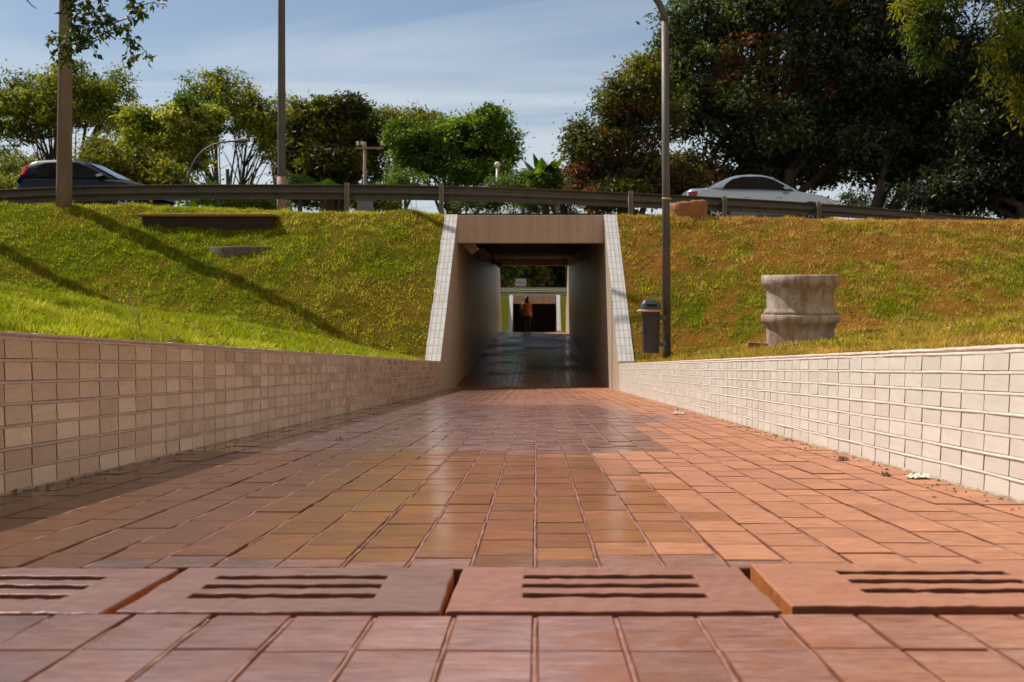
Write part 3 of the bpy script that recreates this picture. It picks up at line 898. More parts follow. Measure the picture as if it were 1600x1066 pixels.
root = thing('street_lamp', (P(777, 0, 62).x, 62, 2.4), 'short post with a white globe lamp in front of the bright green tree', 'street lamp')
a = P(777, 262, 62)
b = MB(); b.tube([(a.x - .1, 62, 2.0), (a.x, 62, a.z)], [.09, .07], 10); b.build('lamp_pole', M_WHITE, root, smooth=True)
b = MB(); b.lathe([(.01, .34), (.10, .31), (.165, .22), (.18, .14), (.14, .05), (.08, 0)], a, 16); b.build('lamp_globe', M_GLASSLAMP, root, smooth=True)
root = thing('street_lamp', (P(885, 0, 96).x, 96, 1.4), 'thin lamp post beyond the tunnel, at the right of the opening', 'street lamp')
a = P(885, 0, 96)
b = MB(); b.tube([(a.x, 96, 1.2), (a.x, 96, 8.5)], .07, 10); b.build('lamp_pole', M_PMETAL, root, smooth=True)
b = MB(); b.tube([(a.x, 96, 8.5), (a.x + .9, 96, 8.9)], .05, 8); b.build('lamp_arm', M_PMETAL, root, smooth=True)

# grey cabinet at the foot of the wooden pole
a = P(571, 0, 26.6)
root = thing('cabinet', (a.x, 26.6, 3.86), 'small grey service cabinet under the guard rail', 'cabinet')
M_GREY = simple('grey_paint', (.20, .21, .23), .6)
b = MB(); b.box((-.17, -.14, -.1), (.17, .14, .42), 0, None, (a.x, 26.6, 3.83)); b.build('cabinet_body', M_GREY, root, bevel=.015)
b = MB(); b.box((-.19, -.16, .42), (.19, .16, .46), 0, None, (a.x, 26.6, 3.83)); b.build('cabinet_lid', M_GREY, root, bevel=.01)

# ------------------------------------------------------------------ litter bin
M_BIN = simple('dark_grey_plastic', (.030, .025, .027), .5, var=.1)
M_LID = simple('teal_plastic', (.030, .060, .065), .42, var=.15)
M_RIM = simple('faded_orange_plastic', (.50, .28, .15), .5)
bx, by = P(1016, 0, 15.9).x, 15.82
zb, zt = P(1016, 551, 15.9).z, P(1016, 487, 15.9).z
root = thing('litter_bin', (bx, by, zb), 'dark grey litter bin with teal lid hung on the lamp post at right', 'litter bin')
b = MB()
def ring(wx, wy, z, cx=0.0):
    r = []
    for k in range(24):
        a = 2 * math.pi * k / 24
        ca, sa = math.cos(a), math.sin(a)
        r.append((bx + cx + math.copysign(abs(ca) ** .45, ca) * wx, by + math.copysign(abs(sa) ** .45, sa) * wy, z))
    return r
def loft(b, rings, cap0=True, cap1=True, mat=0):
    n = len(rings[0]); V = [p for r in rings for p in r]; Fc = []
    for i in range(len(rings) - 1):
        for k in range(n): Fc.append((i*n+k, i*n+(k+1) % n, (i+1)*n+(k+1) % n, (i+1)*n+k))
    if cap0: Fc.append(tuple(range(n-1, -1, -1)))
    if cap1: Fc.append(tuple((len(rings)-1)*n + k for k in range(n)))
    b.add(V, Fc, mat)
loft(b, [ring(.108, .10, zb), ring(.115, .105, zb + .02), ring(.135, .125, zt - .02), ring(.135, .125, zt)])
b.build('bin_body', M_BIN, root)
b = MB(); loft(b, [ring(.175, .16, zt, -.025), ring(.178, .165, zt + .02, -.025), ring(.155, .145, zt + .035, -.01)]); b.build('bin_rim', M_RIM, root, bevel=.004)
b = MB(); loft(b, [ring(.155, .145, zt + .036), ring(.152, .14, zt + .07), ring(.135, .125, zt + .12, -.005), ring(.09, .09, zt + .165, -.02), ring(.05, .05, zt + .178, -.03)]); b.build('bin_lid', M_LID, root)
b = MB(); b.box((bx - .07, by - .137, zt + .05), (bx + .07, by - .13, zt + .11), 0, Matrix.Identity(3), (0, 0, 0)); b.build('bin_opening', simple('bin_dark', (.01, .01, .01), .9), root)
for q0, q1 in ((zt - .12, zt - .06), (zb + .1, zb + .15)):
    b = MB(); b.box((bx + .1, by - .02, q0), (pole_base.x - .03, by + .1, q1)); b.build('bracket', M_PMETAL, root)

# ------------------------------------------------------------------ concrete rings, slab and bricks
t = NT('stained_concrete_ring')
sz = t.n('ShaderNodeSeparateXYZ'); t.set(sz.inputs[0], t.coord())
blot = t.noise(4.5, 6, .7)
run = t.noise(1, 5, .6, t.scaled((9, 9, 1.6)))
c = t.ramp(blot, [(.3, (.24, .195, .155)), (.6, (.47, .41, .345))])
c = t.mix(t.ramp(run, [(.46, 0.0), (.64, .8)]), c, (.27, .12, .04))
c = t.mix(t.ramp(t.noise(7, 5, .7), [(.60, 0.0), (.70, .8)]), c, (.05, .042, .035))
t.p(Base_Color=c, Roughness=.9); t.bump(t.noise(22, 7, .75), .55, .02)
M_RINGC = t.m
t = NT('earthy_concrete')
c = t.ramp(t.noise(5, 6, .7), [(.3, (.24, .095, .035)), (.7, (.40, .20, .09))])
t.p(Base_Color=c, Roughness=.95); t.bump(t.noise(16, 7, .75), .7, .03)
M_RINGE = t.m
t = NT('dark_mossy_concrete')
c = t.ramp(t.noise(1, 6, .7, t.scaled((12, 12, 2))), [(.3, (.07, .05, .042)), (.7, (.19, .135, .11))])
t.p(Base_Color=c, Roughness=.95); t.bump(t.noise(20, 6, .7), .5, .02)
M_DARKC = t.m
u = 13.0 / F
rx, ry = P(1250, 0, 13.0).x, 13.0
zt = P(1250, 430, 13.0).z
zk = P(1250, 489, 13.0).z
g0 = gz(rx, ry - .2)
root = thing('concrete_ring_stack', (rx, ry, g0), 'two stacked stained concrete manhole rings on the right grass above the wall', 'manhole ring')
b = MB(); z = zt
b.lathe([(36*u, z - 60*u), (36*u, z - 2*u), (37*u, z), (57*u, z), (59.5*u, z - 2*u), (59.5*u, z - 14*u), (57*u, z - 17*u), (52*u, z - 23*u), (51*u, z - 30*u), (51*u, z - 50*u), (53*u, z - 55*u), (58*u, z - 60.5*u), (40*u, z - 60.5*u)], (rx, ry, 0), 72, wob=.0035)
b.build('upper_ring', M_RINGC, root, smooth=True)
b = MB(); z = zt - 61*u
b.lathe([(40*u, z), (58*u, z), (60*u, z - 2*u), (59.5*u, z - 12*u), (56*u, z - 15*u), (52*u, z - 22*u), (51.5*u, z - 26*u), (52*u, g0 - .25)], (rx, ry, 0), 72, wob=.0035)
b.build('lower_ring', M_RINGC, root, smooth=True)

M_BRICK = simple('old_red_brick', (.30, .12, .06), .9, nscale=12, var=.35, bump=.6)
for i, (px_, d, dz, rz, lab) in enumerate(((1181, 12.75, .02, .12, 'lower old red brick on the grass left of the concrete rings'), (1184, 12.78, .095, -.1, 'old red brick lying on top of another beside the concrete rings'), (1207, 13.75, .55, .5, 'broken red brick on the slope just behind the concrete rings'))):
    q = P(px_, 0, d)
    b = MB(); b.box((-.115, -.055, -.03), (.115, .055, .03))
    o = b.build('brick', M_BRICK, bevel=.008)
    z = gz(q.x, d) + .02 + (dz if i < 2 else 0)
    o.location = (q.x, d, z); o.rotation_euler = (0, R(4), rz)
    tag(o, lab, 'brick')

cx_, cy_ = P(1076, 0, 24.0).x, 24.0
root = MB()
z = gz(cx_, cy_)
root.lathe([(.30, -.25), (.31, .36), (.36, .42), (.41, .41), (.43, .36), (.43, .28), (.415, .2), (.41, .10), (.40, 0), (.39, -.25)], (cx_, cy_, z - .06), 36, rot=Matrix.Rotation(R(-5), 3, 'Y'), wob=.03)
tag(root.build('concrete_ring', M_RINGE, smooth=True), 'reddish broken concrete ring on the crest behind the lamp post', 'manhole ring')
cx_, cy_ = P(373, 0, 22.0).x, 22.78
z = P(373, 389, 21.9).z + .05
b = MB(); rt = Matrix.Identity(3)
b.lathe([(.66, -.1), (.67, -.005), (.70, 0), (.88, 0), (.895, -.02), (.895, -.5)], (cx_, cy_, z), 60, rot=rt, wob=.005)
b.lathe([(.002, -.06), (.67, -.06)], (cx_, cy_, z), 60, rot=rt)
tag(b.build('concrete_ring', M_DARKC, smooth=True), 'low dark concrete manhole ring half sunk in the left slope', 'manhole ring')
xa, xb = P(221, 0, 22.8).x, P(424, 0, 22.8).x
zt = P(300, 334, 22.8).z
root = thing('inspection_chamber', ((xa + xb) / 2, 23.2, zt - .5), 'wide dark concrete chamber set into the crest of the left slope', 'inspection chamber')
b = MB(); b.box((xa, 22.82, zt - .9), (xb, 23.9, zt - .06)); b.build('chamber_wall', simple('shaded_dark_concrete', (.030, .018, .013), .9, var=.4, bump=.4), root, bevel=.03)  # front coloured near black to stand for shadow in the hollow
b = MB(); b.box((xa - .1, 22.78, zt - .06), (xb + .06, 24.0, zt)); b.build('chamber_lid', M_EARTH, root, bevel=.02)
gg = rect(5000, xa - .1, xb + .06, 22.8, 24.0, 55)
zz_t = zt
tag(grass('grass', gg, .02, .06, .012, .75, False, 56, .35, 0, lambda x, y: np.maximum(x * 0 + zz_t, ground(x, y))), kind='stuff')

# ------------------------------------------------------------------ litter on the ground
M_PAPER = simple('dirty_white_paper', (.66, .60, .50), .8, nscale=30, var=.2)
M_LEAFD = simple('dry_leaf', (.13, .06, .03), .8, nscale=40, var=.3)
def crumple(name, x, y, sx, sy, h, mat, label, cat, seed):
    g = np.random.default_rng(seed); n = 9
    V, Q = [], []
    for j in range(n):
        for i in range(n):
            uu, vv = i / (n-1) - .5, j / (n-1) - .5
            e = 1 - .35 * (abs(uu) + abs(vv)) * g.random()
            V.append((x + uu * sx * e, y + vv * sy * e, float(ramp(y + vv * sy)) + .004 + h * abs(g.normal(.35, .3)) * (1 - (2*max(abs(uu), abs(vv)))**3 * .7)))
    for j in range(n-1):
        for i in range(n-1): Q.append((j*n+i, j*n+i+1, (j+1)*n+i+1, (j+1)*n+i))
    o = np_mesh(name, np.array(V), [np.array(Q)], None, mat)
    return tag(o, label, cat)
q = 699 / (748 - 575.); crumple('paper_scrap', (1440 - VX) / F * q - .01, q, .085, .10, .03, M_PAPER, 'crumpled dirty white paper at the foot of the right wall', 'litter', 1)
q = 699 / (648 - 575.); crumple('paper_scrap', (1060 - VX) / F * q, q, .12, .12, .05, M_PAPER, 'small white paper scrap on the path far ahead by the right wall', 'litter', 2)
for i, (px_, py_, s, lab) in enumerate(((1383, 744, .035, 'curled dark dry leaf on the path just left of the crumpled paper'), (1318, 720, .05, 'flat brown dry leaf near the foot of the right wall'), (1460, 779, .012, 'tiny brown crumb of leaf below the crumpled paper'), (20, 770, .03, 'dark dry leaf at the foot of the left wall by the photo edge'), (530, 688, .05, 'dark dry leaf near the left wall in its shadow'))):
    q = 699 / (py_ - 575.)
    crumple('dry_leaf', (px_ - VX) / F * q, q, s, s * 1.3, s * .45, M_LEAFD, lab, 'leaf', 10 + i)
M_TWIG = simple('grey_twig', (.10, .065, .045), .9)
for i, (a, c, lab) in enumerate((((222, 508, 6.6), (203, 468, 6.9), 'thin dark twig sticking up from the left grass'), ((258, 528, 5.3), (285, 533, 5.2), 'short dry twig lying at the top of the left wall'), ((345, 531, 6.4), (362, 522, 6.3), 'pale dry stalk lying by the top of the left wall'))):
    A, C_ = P(*a), P(*c)
    A.z = min(A.z, gz(A.x, A.y) + .02)
    b = MB(); m = A.lerp(C_, .5) + Vector((.01, .0, .012)); b.tube([A, m, C_], [.004, .0035, .002], 6)
    b.tube([m, m + Vector((.03, .01, .03))], [.0025, .0012], 5)
    tag(b.build('twig', M_TWIG, smooth=True), lab, 'twig')
# leaf crumbs and grit gathered along both wall feet
g = np.random.default_rng(5)
n = 700
yy = 2.5 + 11 * g.random(n) ** 1.4
left = g.random(n) < .4
xx = np.where(left, XL + .015 + np.abs(g.normal(0, .05, n)), XR - .015 - np.abs(g.normal(0, .07, n)))
sz_ = .002 + .007 * g.random(n) ** 2
az = g.random(n) * 6.28
B = np.stack([xx, yy, ramp(yy) + .003], -1)
U = np.stack([np.cos(az) * sz_, np.sin(az) * sz_, 0 * az], -1); Vv = np.stack([-np.sin(az) * sz_, np.cos(az) * sz_, 0 * az], -1); Zz = np.stack([0 * az, 0 * az, sz_ * .8], -1)
PV = np.stack([B - U, B - Vv, B + U * 1.3, B + Vv, B + Zz], 1).reshape(-1, 3)
i = np.arange(n)[:, None] * 5
tag(np_mesh('grit', PV, [np.concatenate([i + np.array([[0,1,4]]), i + np.array([[1,2,4]]), i + np.array([[2,3,4]]), i + np.array([[3,0,4]])])], None, M_LEAFD), kind='stuff')

# ------------------------------------------------------------------ sign seen through the tunnel
a = P(814, 441.5, 99)
root = thing('sign', (a.x, 99, 1.42), 'small pale blue and pink board before the dark trees beyond the tunnel', 'sign')
b = MB(); b.box((a.x - .48, 99, a.z - .34), (a.x + .48, 99.04, a.z + .34)); b.build('sign_board', simple('pale_blue_board', (.42, .45, .56), .6), root, bevel=.01)
b = MB(); b.box((a.x - .40, 98.985, a.z - .10), (a.x + .40, 98.997, a.z + .10)); b.build('sign_band', simple('pink_band', (.50, .27, .30), .6), root)
b = MB()
for dx in (-.35, .35):
    b = MB(); b.tube([(a.x + dx, 99.06, 1.2), (a.x + dx, 99.06, a.z + .3)], .03, 8); b.build('sign_post', M_PMETAL, root)
exec_parts = True

# ------------------------------------------------------------------ trees
t = NT('leaf')
tr = t.n('ShaderNodeBsdfTranslucent', {'Color': t.mix(1.0, t.attr().outputs['Color'], (2.0, 1.9, .6), 'MULTIPLY')})
t.p(Base_Color=t.attr().outputs['Color'], Roughness=.5)
t.b.inputs['Specular IOR Level'].default_value = .42
ms = t.n('ShaderNodeMixShader', {0: .36, 1: t.b.outputs[0], 2: tr.outputs[0]})
t.set(t.o.inputs[0], ms.outputs[0])
M_LEAF = t.m
t = NT('bark')
t.p(Base_Color=t.ramp(t.noise(1, 6, .65, t.scaled((9, 9, 1.5))), [(.3, (.045, .033, .025)), (.7, (.115, .085, .06))]), Roughness=.95)
t.bump(t.noise(1, 6, .7, t.scaled((30, 30, 4))), .7, .03)
M_BARK = t.m

def leaves(name, centers, rads, cols, nleaf, size, parent, seed, droop=.25, flat=.6, width=.45):
    """leaf-sized diamonds spread through clumps"""
    g = np.random.default_rng(seed)
    k = len(centers); n = k * nleaf
    c = np.repeat(centers, nleaf, 0); r = np.repeat(rads, nleaf)[:, None]
    off = g.normal(0, .48, (n, 3)) * r; off[:, 2] *= flat
    p = c + off
    nrm = g.normal(0, 1, (n, 3)) + np.array([0, 0, .8]); nrm /= np.linalg.norm(nrm, axis=1)[:, None]
    ax = g.normal(0, 1, (n, 3)) + off / r * .8; ax[:, 2] -= droop * 2
    ax -= nrm * (ax * nrm).sum(1)[:, None]; ax /= np.linalg.norm(ax, axis=1)[:, None]
    bt = np.cross(nrm, ax)
    L = (size * (.6 + .8 * g.random(n)))[:, None]
    fold = nrm * L * .10
    Vv = np.stack([p, p + ax * L * .45 + bt * L * width * .5 + fold, p + ax * L, p + ax * L * .45 - bt * L * width * .5 + fold], 1).reshape(-1, 3)
    col = np.repeat(cols, nleaf, 0) * (.65 + .7 * g.random(n))[:, None]
    i = np.arange(n)[:, None] * 4
    return np_mesh(name, Vv, [np.concatenate([i + np.array([[0, 1, 2]]), i + np.array([[0, 2, 3]])])], np.repeat(col, 4, 0), M_LEAF, parent)

def curve(a, c, sag, n=6):
    mid = a.lerp(c, .45) + sag
    return [a*(1-u)**2 + mid*2*u*(1-u) + c*u*u for u in np.linspace(0, 1, n)]

def tree(name, label, base, lobes, nclump, nleaf, leaf, palette, tr=.2, stems=1, seed=0, group=None, crad=.6, fork=.35, limbs=26, droop=.25, flat=.6, low=-.75, cat='tree', width=.45, twigs=True):
    """lobes: (center Vector, rx, ry, rz); palette: [(weight, colour)]"""
    g = np.random.default_rng(seed); rnd = random.Random(seed)
    root = thing(name, base, label, cat, group)
    main = lobes
    if nclump >= 150:
        lobes = []
        for l in main:
            lobes.append((l[0], l[1] * .8, l[2] * .8, l[3] * .8))
            for q in range(6):
                d = g.normal(0, 1, 3); d /= np.linalg.norm(d); k = .34 + .26 * g.random()
                lobes.append((Vector(l[0]) + Vector(d * np.array(l[1:4]) * .68), l[1] * k, l[2] * k, l[3] * k))
    vol = np.array([l[1] * l[2] * l[3] for l in lobes]) ** .62; vol = vol / vol.sum()
    C_, Rr = [], []
    while len(C_) < nclump:
        l = lobes[g.choice(len(lobes), p=vol)]
        d = g.normal(0, 1, 3); d /= np.linalg.norm(d)
        if d[2] < low: continue
        q = g.random() ** (1 / 2.4) * (.92 + .2 * g.random())
        C_.append(np.array(l[0]) + d * q * np.array(l[1:4])); Rr.append(crad * (.6 + .75 * g.random()))
    C_ = np.array(C_); Rr = np.array(Rr)
    w = np.array([p[0] for p in palette], float); w /= w.sum()
    pc = np.array([p[1] for p in palette])
    # neighbouring clumps share a tint
    key = vnoise(C_[:, 0] + C_[:, 2] * .7, C_[:, 1] + C_[:, 2], crad * 3.2, seed) + g.normal(0, .14, nclump)
    order = np.argsort(np.argsort(key)) / nclump
    pick = np.searchsorted(np.cumsum(w), order, side='right').clip(0, len(w) - 1)
    cols = pc[pick] * (.75 + .5 * g.random(nclump))[:, None]
    leaves('crown', C_, Rr, cols, nleaf, leaf, root, seed + 1, droop, flat, width)
    b = MB()
    base = Vector(base)
    tips = [Vector(C_[i]) for i in g.choice(nclump, min(limbs, nclump), replace=False)]
    forks = []
    for s in range(stems):
        ang = 2 * math.pi * s / stems + rnd.random()
        sp = 0 if stems == 1 else .25 + .2 * rnd.random()
        l = main[s % len(main)]
        top = base.lerp(Vector(l[0]), fork if stems == 1 else .55 + .2 * rnd.random())
        if stems > 1: top += Vector((math.cos(ang) * l[1] * .45, math.sin(ang) * l[2] * .45, 0))
        foot = base + Vector((math.cos(ang) * sp, math.sin(ang) * sp, -.5))
        rr = tr * (1 if stems == 1 else .6)
        pts = curve(foot, top, Vector((rnd.uniform(-.3, .3), rnd.uniform(-.3, .3), 0)), 8)
        b.tube(pts, [rr * (1.25 - .55 * i / 7) for i in range(8)], 10)
        forks.append((top, rr * .7, pts))
    for tp in tips:
        f = min(forks, key=lambda q: (q[0] - tp).length)
        start = f[2][rnd.choice((4, 5, 6, 7))] if stems > 1 else f[0]
        r0 = f[1] * (.42 + .35 * rnd.random())
        pts = curve(start, tp, Vector((0, 0, (tp - start).length * .12)), 7)
        b.tube(pts, [max(.012, r0 * (1 - .85 * i / 6)) for i in range(7)], 7)
        if twigs:
            for q in range(3):
                a = pts[rnd.choice((3, 4, 5))]
                e = a + Vector((rnd.gauss(0, 1), rnd.gauss(0, 1), rnd.uniform(.2, 1.2))) * crad
                b.tube(curve(a, e, Vector((0, 0, .1)), 4), [r0 * .3, r0 * .22, r0 * .15, .008], 5)
    b.build('trunk', M_BARK, root, smooth=True)
    return root

def lobe(px_, py_, d, rx, rz, ry=None):
    u = d / F
    return (P(px_, py_, d), rx * u, (ry or rx * .9) * u, rz * u)
def foot(px_, d, dz=0): return Vector((P(px_, 0, d).x, d, gz(P(px_, 0, d).x, d) + dz))

OLIVE = [(3, (.085, .12, .011)), (3, (.16, .185, .014)), (2, (.25, .25, .02)), (1.5, (.045, .07, .010))]
GREEN = [(3, (.055, .11, .010)), (3, (.10, .17, .012)), (2, (.17, .25, .018)), (1.5, (.026, .06, .009))]
YELLOW = [(3, (.18, .22, .014)), (2, (.28, .30, .03)), (3, (.07, .115, .010)), (1.4, (.36, .38, .09))]
BROWNY = [(3, (.11, .125, .011)), (3, (.18, .18, .016)), (2, (.055, .072, .010))]
DARK = [(4, (.050, .072, .028)), (3, (.085, .11, .042)), (2.4, (.13, .15, .055)), (1.1, (.20, .07, .03)), (1, (.30, .27, .03))]
DARKER = [(5, (.020, .030, .014)), (3, (.038, .050, .020)), (1, (.08, .09, .032))]
RUST = [(.9, (.19, .058, .026)), (3, (.075, .085, .018)), (1.4, (.13, .085, .022)), (3, (.050, .066, .020)), (1.6, (.17, .17, .02))]
BG = 'trees beyond the road'

tree('broadleaf_tree', 'large olive tree behind the dark hatchback and the thick pole', foot(95, 76),
     [lobe(30, 178, 76, 70, 62), lobe(95, 150, 76, 80, 55), lobe(165, 168, 76, 52, 60), lobe(-60, 200, 76, 80, 60), lobe(120, 165, 76, 70, 60)], 560, 54, .27, OLIVE, .30, 7, 101, BG, .72, limbs=60, low=-.75)
tree('broadleaf_tree', 'yellow green leafy tree rising right of the dark hatchback', foot(255, 60),
     [lobe(230, 205, 60, 40, 45), lobe(295, 195, 60, 48, 45), lobe(270, 245, 60, 70, 45), lobe(180, 235, 60, 34, 34)], 380, 70, .24, YELLOW, .2, 3, 102, BG, .5, limbs=30)
tree('bush', 'low olive yellow bush directly behind the bonnet of the dark hatchback', foot(190, 54),
     [lobe(165, 262, 54, 50, 38), lobe(225, 270, 54, 45, 40), lobe(265, 290, 54, 40, 30), lobe(150, 290, 54, 50, 26)], 200, 95, .20, BROWNY, .1, 4, 103, BG, .62, limbs=16, cat='bush')
tree('broadleaf_tree', 'tall round tree with many thin bare stems left of the slim lamp post', foot(355, 82),
     [lobe(350, 172, 82, 85, 55), lobe(310, 190, 82, 50, 45), lobe(405, 195, 82, 50, 60), lobe(300, 195, 82, 48, 42), lobe(285, 235, 82, 30, 30)], 460, 50, .27, OLIVE, .30, 7, 104, BG, .72, limbs=60, low=-.75)
tree('broadleaf_tree', 'dark olive tree with thick trunk right of the slim lamp post', foot(530, 70),
     [lobe(515, 195, 70, 60, 42), lobe(560, 205, 70, 58, 50), lobe(475, 215, 70, 38, 50), lobe(540, 245, 70, 85, 45), lobe(470, 260, 70, 45, 45), lobe(530, 178, 70, 40, 28)], 560, 70, .28, BROWNY[:2] + [(3, (.032, .038, .010)), (3, (.048, .052, .012))], .42, 1, 105, BG, .62, fork=.45, limbs=34)
tree('broadleaf_tree', 'bright green rounded tree in the middle with leaning trunk', foot(742, 66),
     [lobe(650, 235, 66, 48, 45), lobe(712, 210, 66, 52, 38), lobe(762, 215, 66, 55, 48), lobe(700, 262, 66, 90, 36), lobe(790, 255, 66, 34, 40), lobe(765, 190, 66, 38, 24), lobe(630, 220, 66, 34, 28)], 600, 60, .25, GREEN, .36, 2, 106, BG, .58, limbs=34, low=-.55)
tree('broadleaf_tree', 'dull olive tree showing between the dark olive and the bright green trees', foot(620, 92),
     [lobe(610, 205, 92, 50, 32), lobe(660, 200, 92, 50, 26)], 240, 60, .32, BROWNY, .3, 2, 107, BG, .9, limbs=24)
tree('bush', 'small pale green bush under the bright green tree', foot(640, 60), [lobe(632, 288, 60, 40, 18), lobe(600, 300, 60, 30, 16)], 60, 50, .2, YELLOW[2:3] + GREEN, .06, 3, 108, BG, .4, limbs=8, cat='bush')
tree('bush', 'dark green bush left of the palm at the foot of the bright green tree', foot(805, 48.7), [lobe(800, 296, 48.7, 36, 24), lobe(750, 314, 48.7, 40, 12)], 110, 55, .16, DARK[:3] + GREEN[:1], .1, 3, 109, BG, .5, limbs=10, cat='bush')
tree('bush', 'green bush behind the guard rail left of the big dark trees', foot(890, 48.6), [lobe(868, 296, 48.6, 42, 28), lobe(925, 304, 48.6, 55, 30)], 170, 60, .17, GREEN[:2] + YELLOW[2:3], .1, 3, 110, BG, .45, limbs=10, cat='bush')
for i, (px_, py_, d, rx, rz, pal, lab) in enumerate((
    (20, 300, 68, 60, 30, OLIVE, 'shadowy shrub behind the tail of the dark hatchback'),
    (330, 312, 66, 55, 22, GREEN, 'green undergrowth seen under the rail left of the slim lamp post'),
    (400, 318, 58, 50, 20, OLIVE, 'dark shrub under the rail beside the slim lamp post'))):
    tree('shrub', lab, foot(px_, d), [lobe(px_, py_, d, rx, rz)], 70, 55, .22, pal, .07, 3, 130 + i, BG, .45, limbs=8, cat='bush')

for i, (px_, py_, d, rx, rz, pal, nc, lab) in enumerate((
    (232, 215, 108, 60, 52, OLIVE, 170, 'hazy olive tree showing between the big olive tree and the yellow green one'),
    (438, 200, 104, 46, 50, OLIVE, 170, 'thin olive tree right behind the slim lamp post'),
    (835, 300, 112, 60, 30, GREEN, 150, 'distant green tree low behind the palm'),
    (20, 270, 100, 70, 40, OLIVE, 160, 'distant olive tree low behind the tail of the dark hatchback'))):
    tree('broadleaf_tree', lab, foot(px_, d), [lobe(px_, py_, d, rx, rz), lobe(px_ + rx * .3, py_ + rz * .6, d, rx * .8, rz * .7)], nc, 55, .30, pal, .24, 3, 180 + i, BG, .9, limbs=20, low=-.8)
for i, (px_, py_, d, rx, rz, pal, lab) in enumerate((
    (115, 296, 72, 60, 30, OLIVE, 'loose shrub behind the roof of the dark hatchback'),
    (480, 305, 72, 50, 26, DARK, 'dark shrub right of the slim lamp post under the olive crown'),
    (590, 316, 74, 40, 14, BROWNY, 'low scrub by the foot of the wooden pole'))):
    tree('shrub', lab, foot(px_, d), [lobe(px_, py_, d, rx, rz)], 90, 50, .22, pal, .07, 4, 190 + i, BG, .6, limbs=12, low=-.9, cat='bush')

# big dark trees at the right
RG = 'big dark trees at the right'
tree('flame_tree', 'reddish brown and green tree at the left end of the big dark trees', foot(985, 43),
     [lobe(945, 245, 43, 58, 62), lobe(1000, 190, 43, 65, 75), lobe(1010, 275, 43, 90, 50), lobe(905, 225, 43, 26, 34), lobe(1000, 140, 43, 42, 50), lobe(960, 300, 43, 75, 30)], 800, 66, .17, RUST, .26, 3, 111, RG, .48, limbs=34, low=-.95)
tree('flame_tree', 'huge dark spreading tree rising behind the silver saloon car', foot(1215, 47),
     [lobe(1120, 120, 47, 120, 95), lobe(1230, 70, 47, 160, 110), lobe(1180, 205, 47, 150, 65), lobe(1340, 130, 47, 130, 110), lobe(1150, -40, 47, 130, 100), lobe(1060, 130, 47, 55, 70), lobe(1070, 45, 47, 55, 60), lobe(1110, 265, 47, 110, 36), lobe(1120, 295, 47, 90, 24), lobe(1260, 255, 47, 110, 40)], 1900, 66, .22, DARK, .5, 3, 112, RG, .62, limbs=70, low=-.95)
tree('shade_tree', 'dense nearly black tree with crooked limbs right of the silver car', foot(1350, 44),
     [lobe(1420, 120, 44, 150, 130), lobe(1500, 210, 44, 140, 75), lobe(1380, 230, 44, 90, 45), lobe(1400, -60, 44, 190, 110), lobe(1480, 270, 44, 150, 40)], 1500, 64, .22, DARKER, .42, 3, 113, RG, .65, limbs=60, low=-.95)
tree('shade_tree', 'black green tree closing the right edge of the photo', foot(1600, 40),
     [lobe(1590, 230, 40, 110, 90), lobe(1640, 100, 40, 120, 140), lobe(1540, 295, 40, 110, 40), lobe(1660, 300, 40, 90, 40)], 1100, 60, .21, DARKER, .4, 3, 114, RG, .6, limbs=40, low=-.95)
tree('weeping_tree', 'tree at the top right with hanging yellow green leaf sprays', foot(1780, 31),
     [lobe(1700, 40, 31, 80, 140), lobe(1445, 70, 31, 32, 50), lobe(1575, 90, 31, 34, 85), lobe(1520, -30, 31, 120, 50), lobe(1440, 25, 31, 40, 30), lobe(1600, 165, 31, 20, 40)], 420, 46, .17, [(3, (.15, .20, .014)), (3, (.28, .28, .02)), (3, (.05, .095, .012)), (2, (.022, .045, .012))], .22, 1, 115, RG, .36, fork=.95, limbs=7, twigs=False, droop=1.4, flat=1.1, width=.32)
for i, (px_, py_, d, rx, rz, lab) in enumerate((
    (1180, 318, 62, 70, 22, 'dark shrub behind the silver car boot, under the big crown'),
    (1330, 322, 66, 70, 20, 'dark thin shrub right of the silver car bonnet, under the crowns'),
    (1470, 325, 60, 90, 26, 'dark shrub behind the falling end of the guard rail'),
    (1620, 330, 58, 80, 30, 'dark shrub at the right edge beyond the guard rail'))):
    tree('shrub', lab, foot(px_, d), [lobe(px_, py_, d, rx, rz)], 60, 50, .20, DARKER, .07, 3, 160 + i, RG, .45, limbs=14, cat='bush')
# woodland behind the second road, seen through the tunnel and under the crowns
for i, (px_, py_, d, rx, rz, pal, lab) in enumerate((
    (786, 418, 102, 22, 32, GREEN, 'lit green shrub beyond the tunnel at the left of the opening'),
    (830, 415, 108, 34, 36, DARK, 'dark leafy tree beyond the tunnel behind the small sign'),
    (880, 415, 110, 30, 40, DARKER, 'blackish tree beyond the tunnel at the right of the opening'),
    (740, 400, 112, 40, 60, DARKER, 'dark tree hidden beyond the tunnel to the left'),
    (930, 400, 112, 40, 60, DARKER, 'dark tree hidden beyond the tunnel to the right'),
    (835, 440, 116, 90, 22, DARK, 'low dark undergrowth beyond the tunnel along the second road'),
    (842, 350, 122, 110, 85, DARKER, 'dark crown above the opening beyond the tunnel'))):
    tree('woodland_tree', lab, foot(px_, d), [lobe(px_, py_, d, rx, rz), lobe(px_ + rx * .4, py_ - rz * .5, d, rx * .7, rz * .6)], 220, 50, .32, pal, .22, 2, 140 + i, 'woodland beyond the second road', .8, limbs=8)

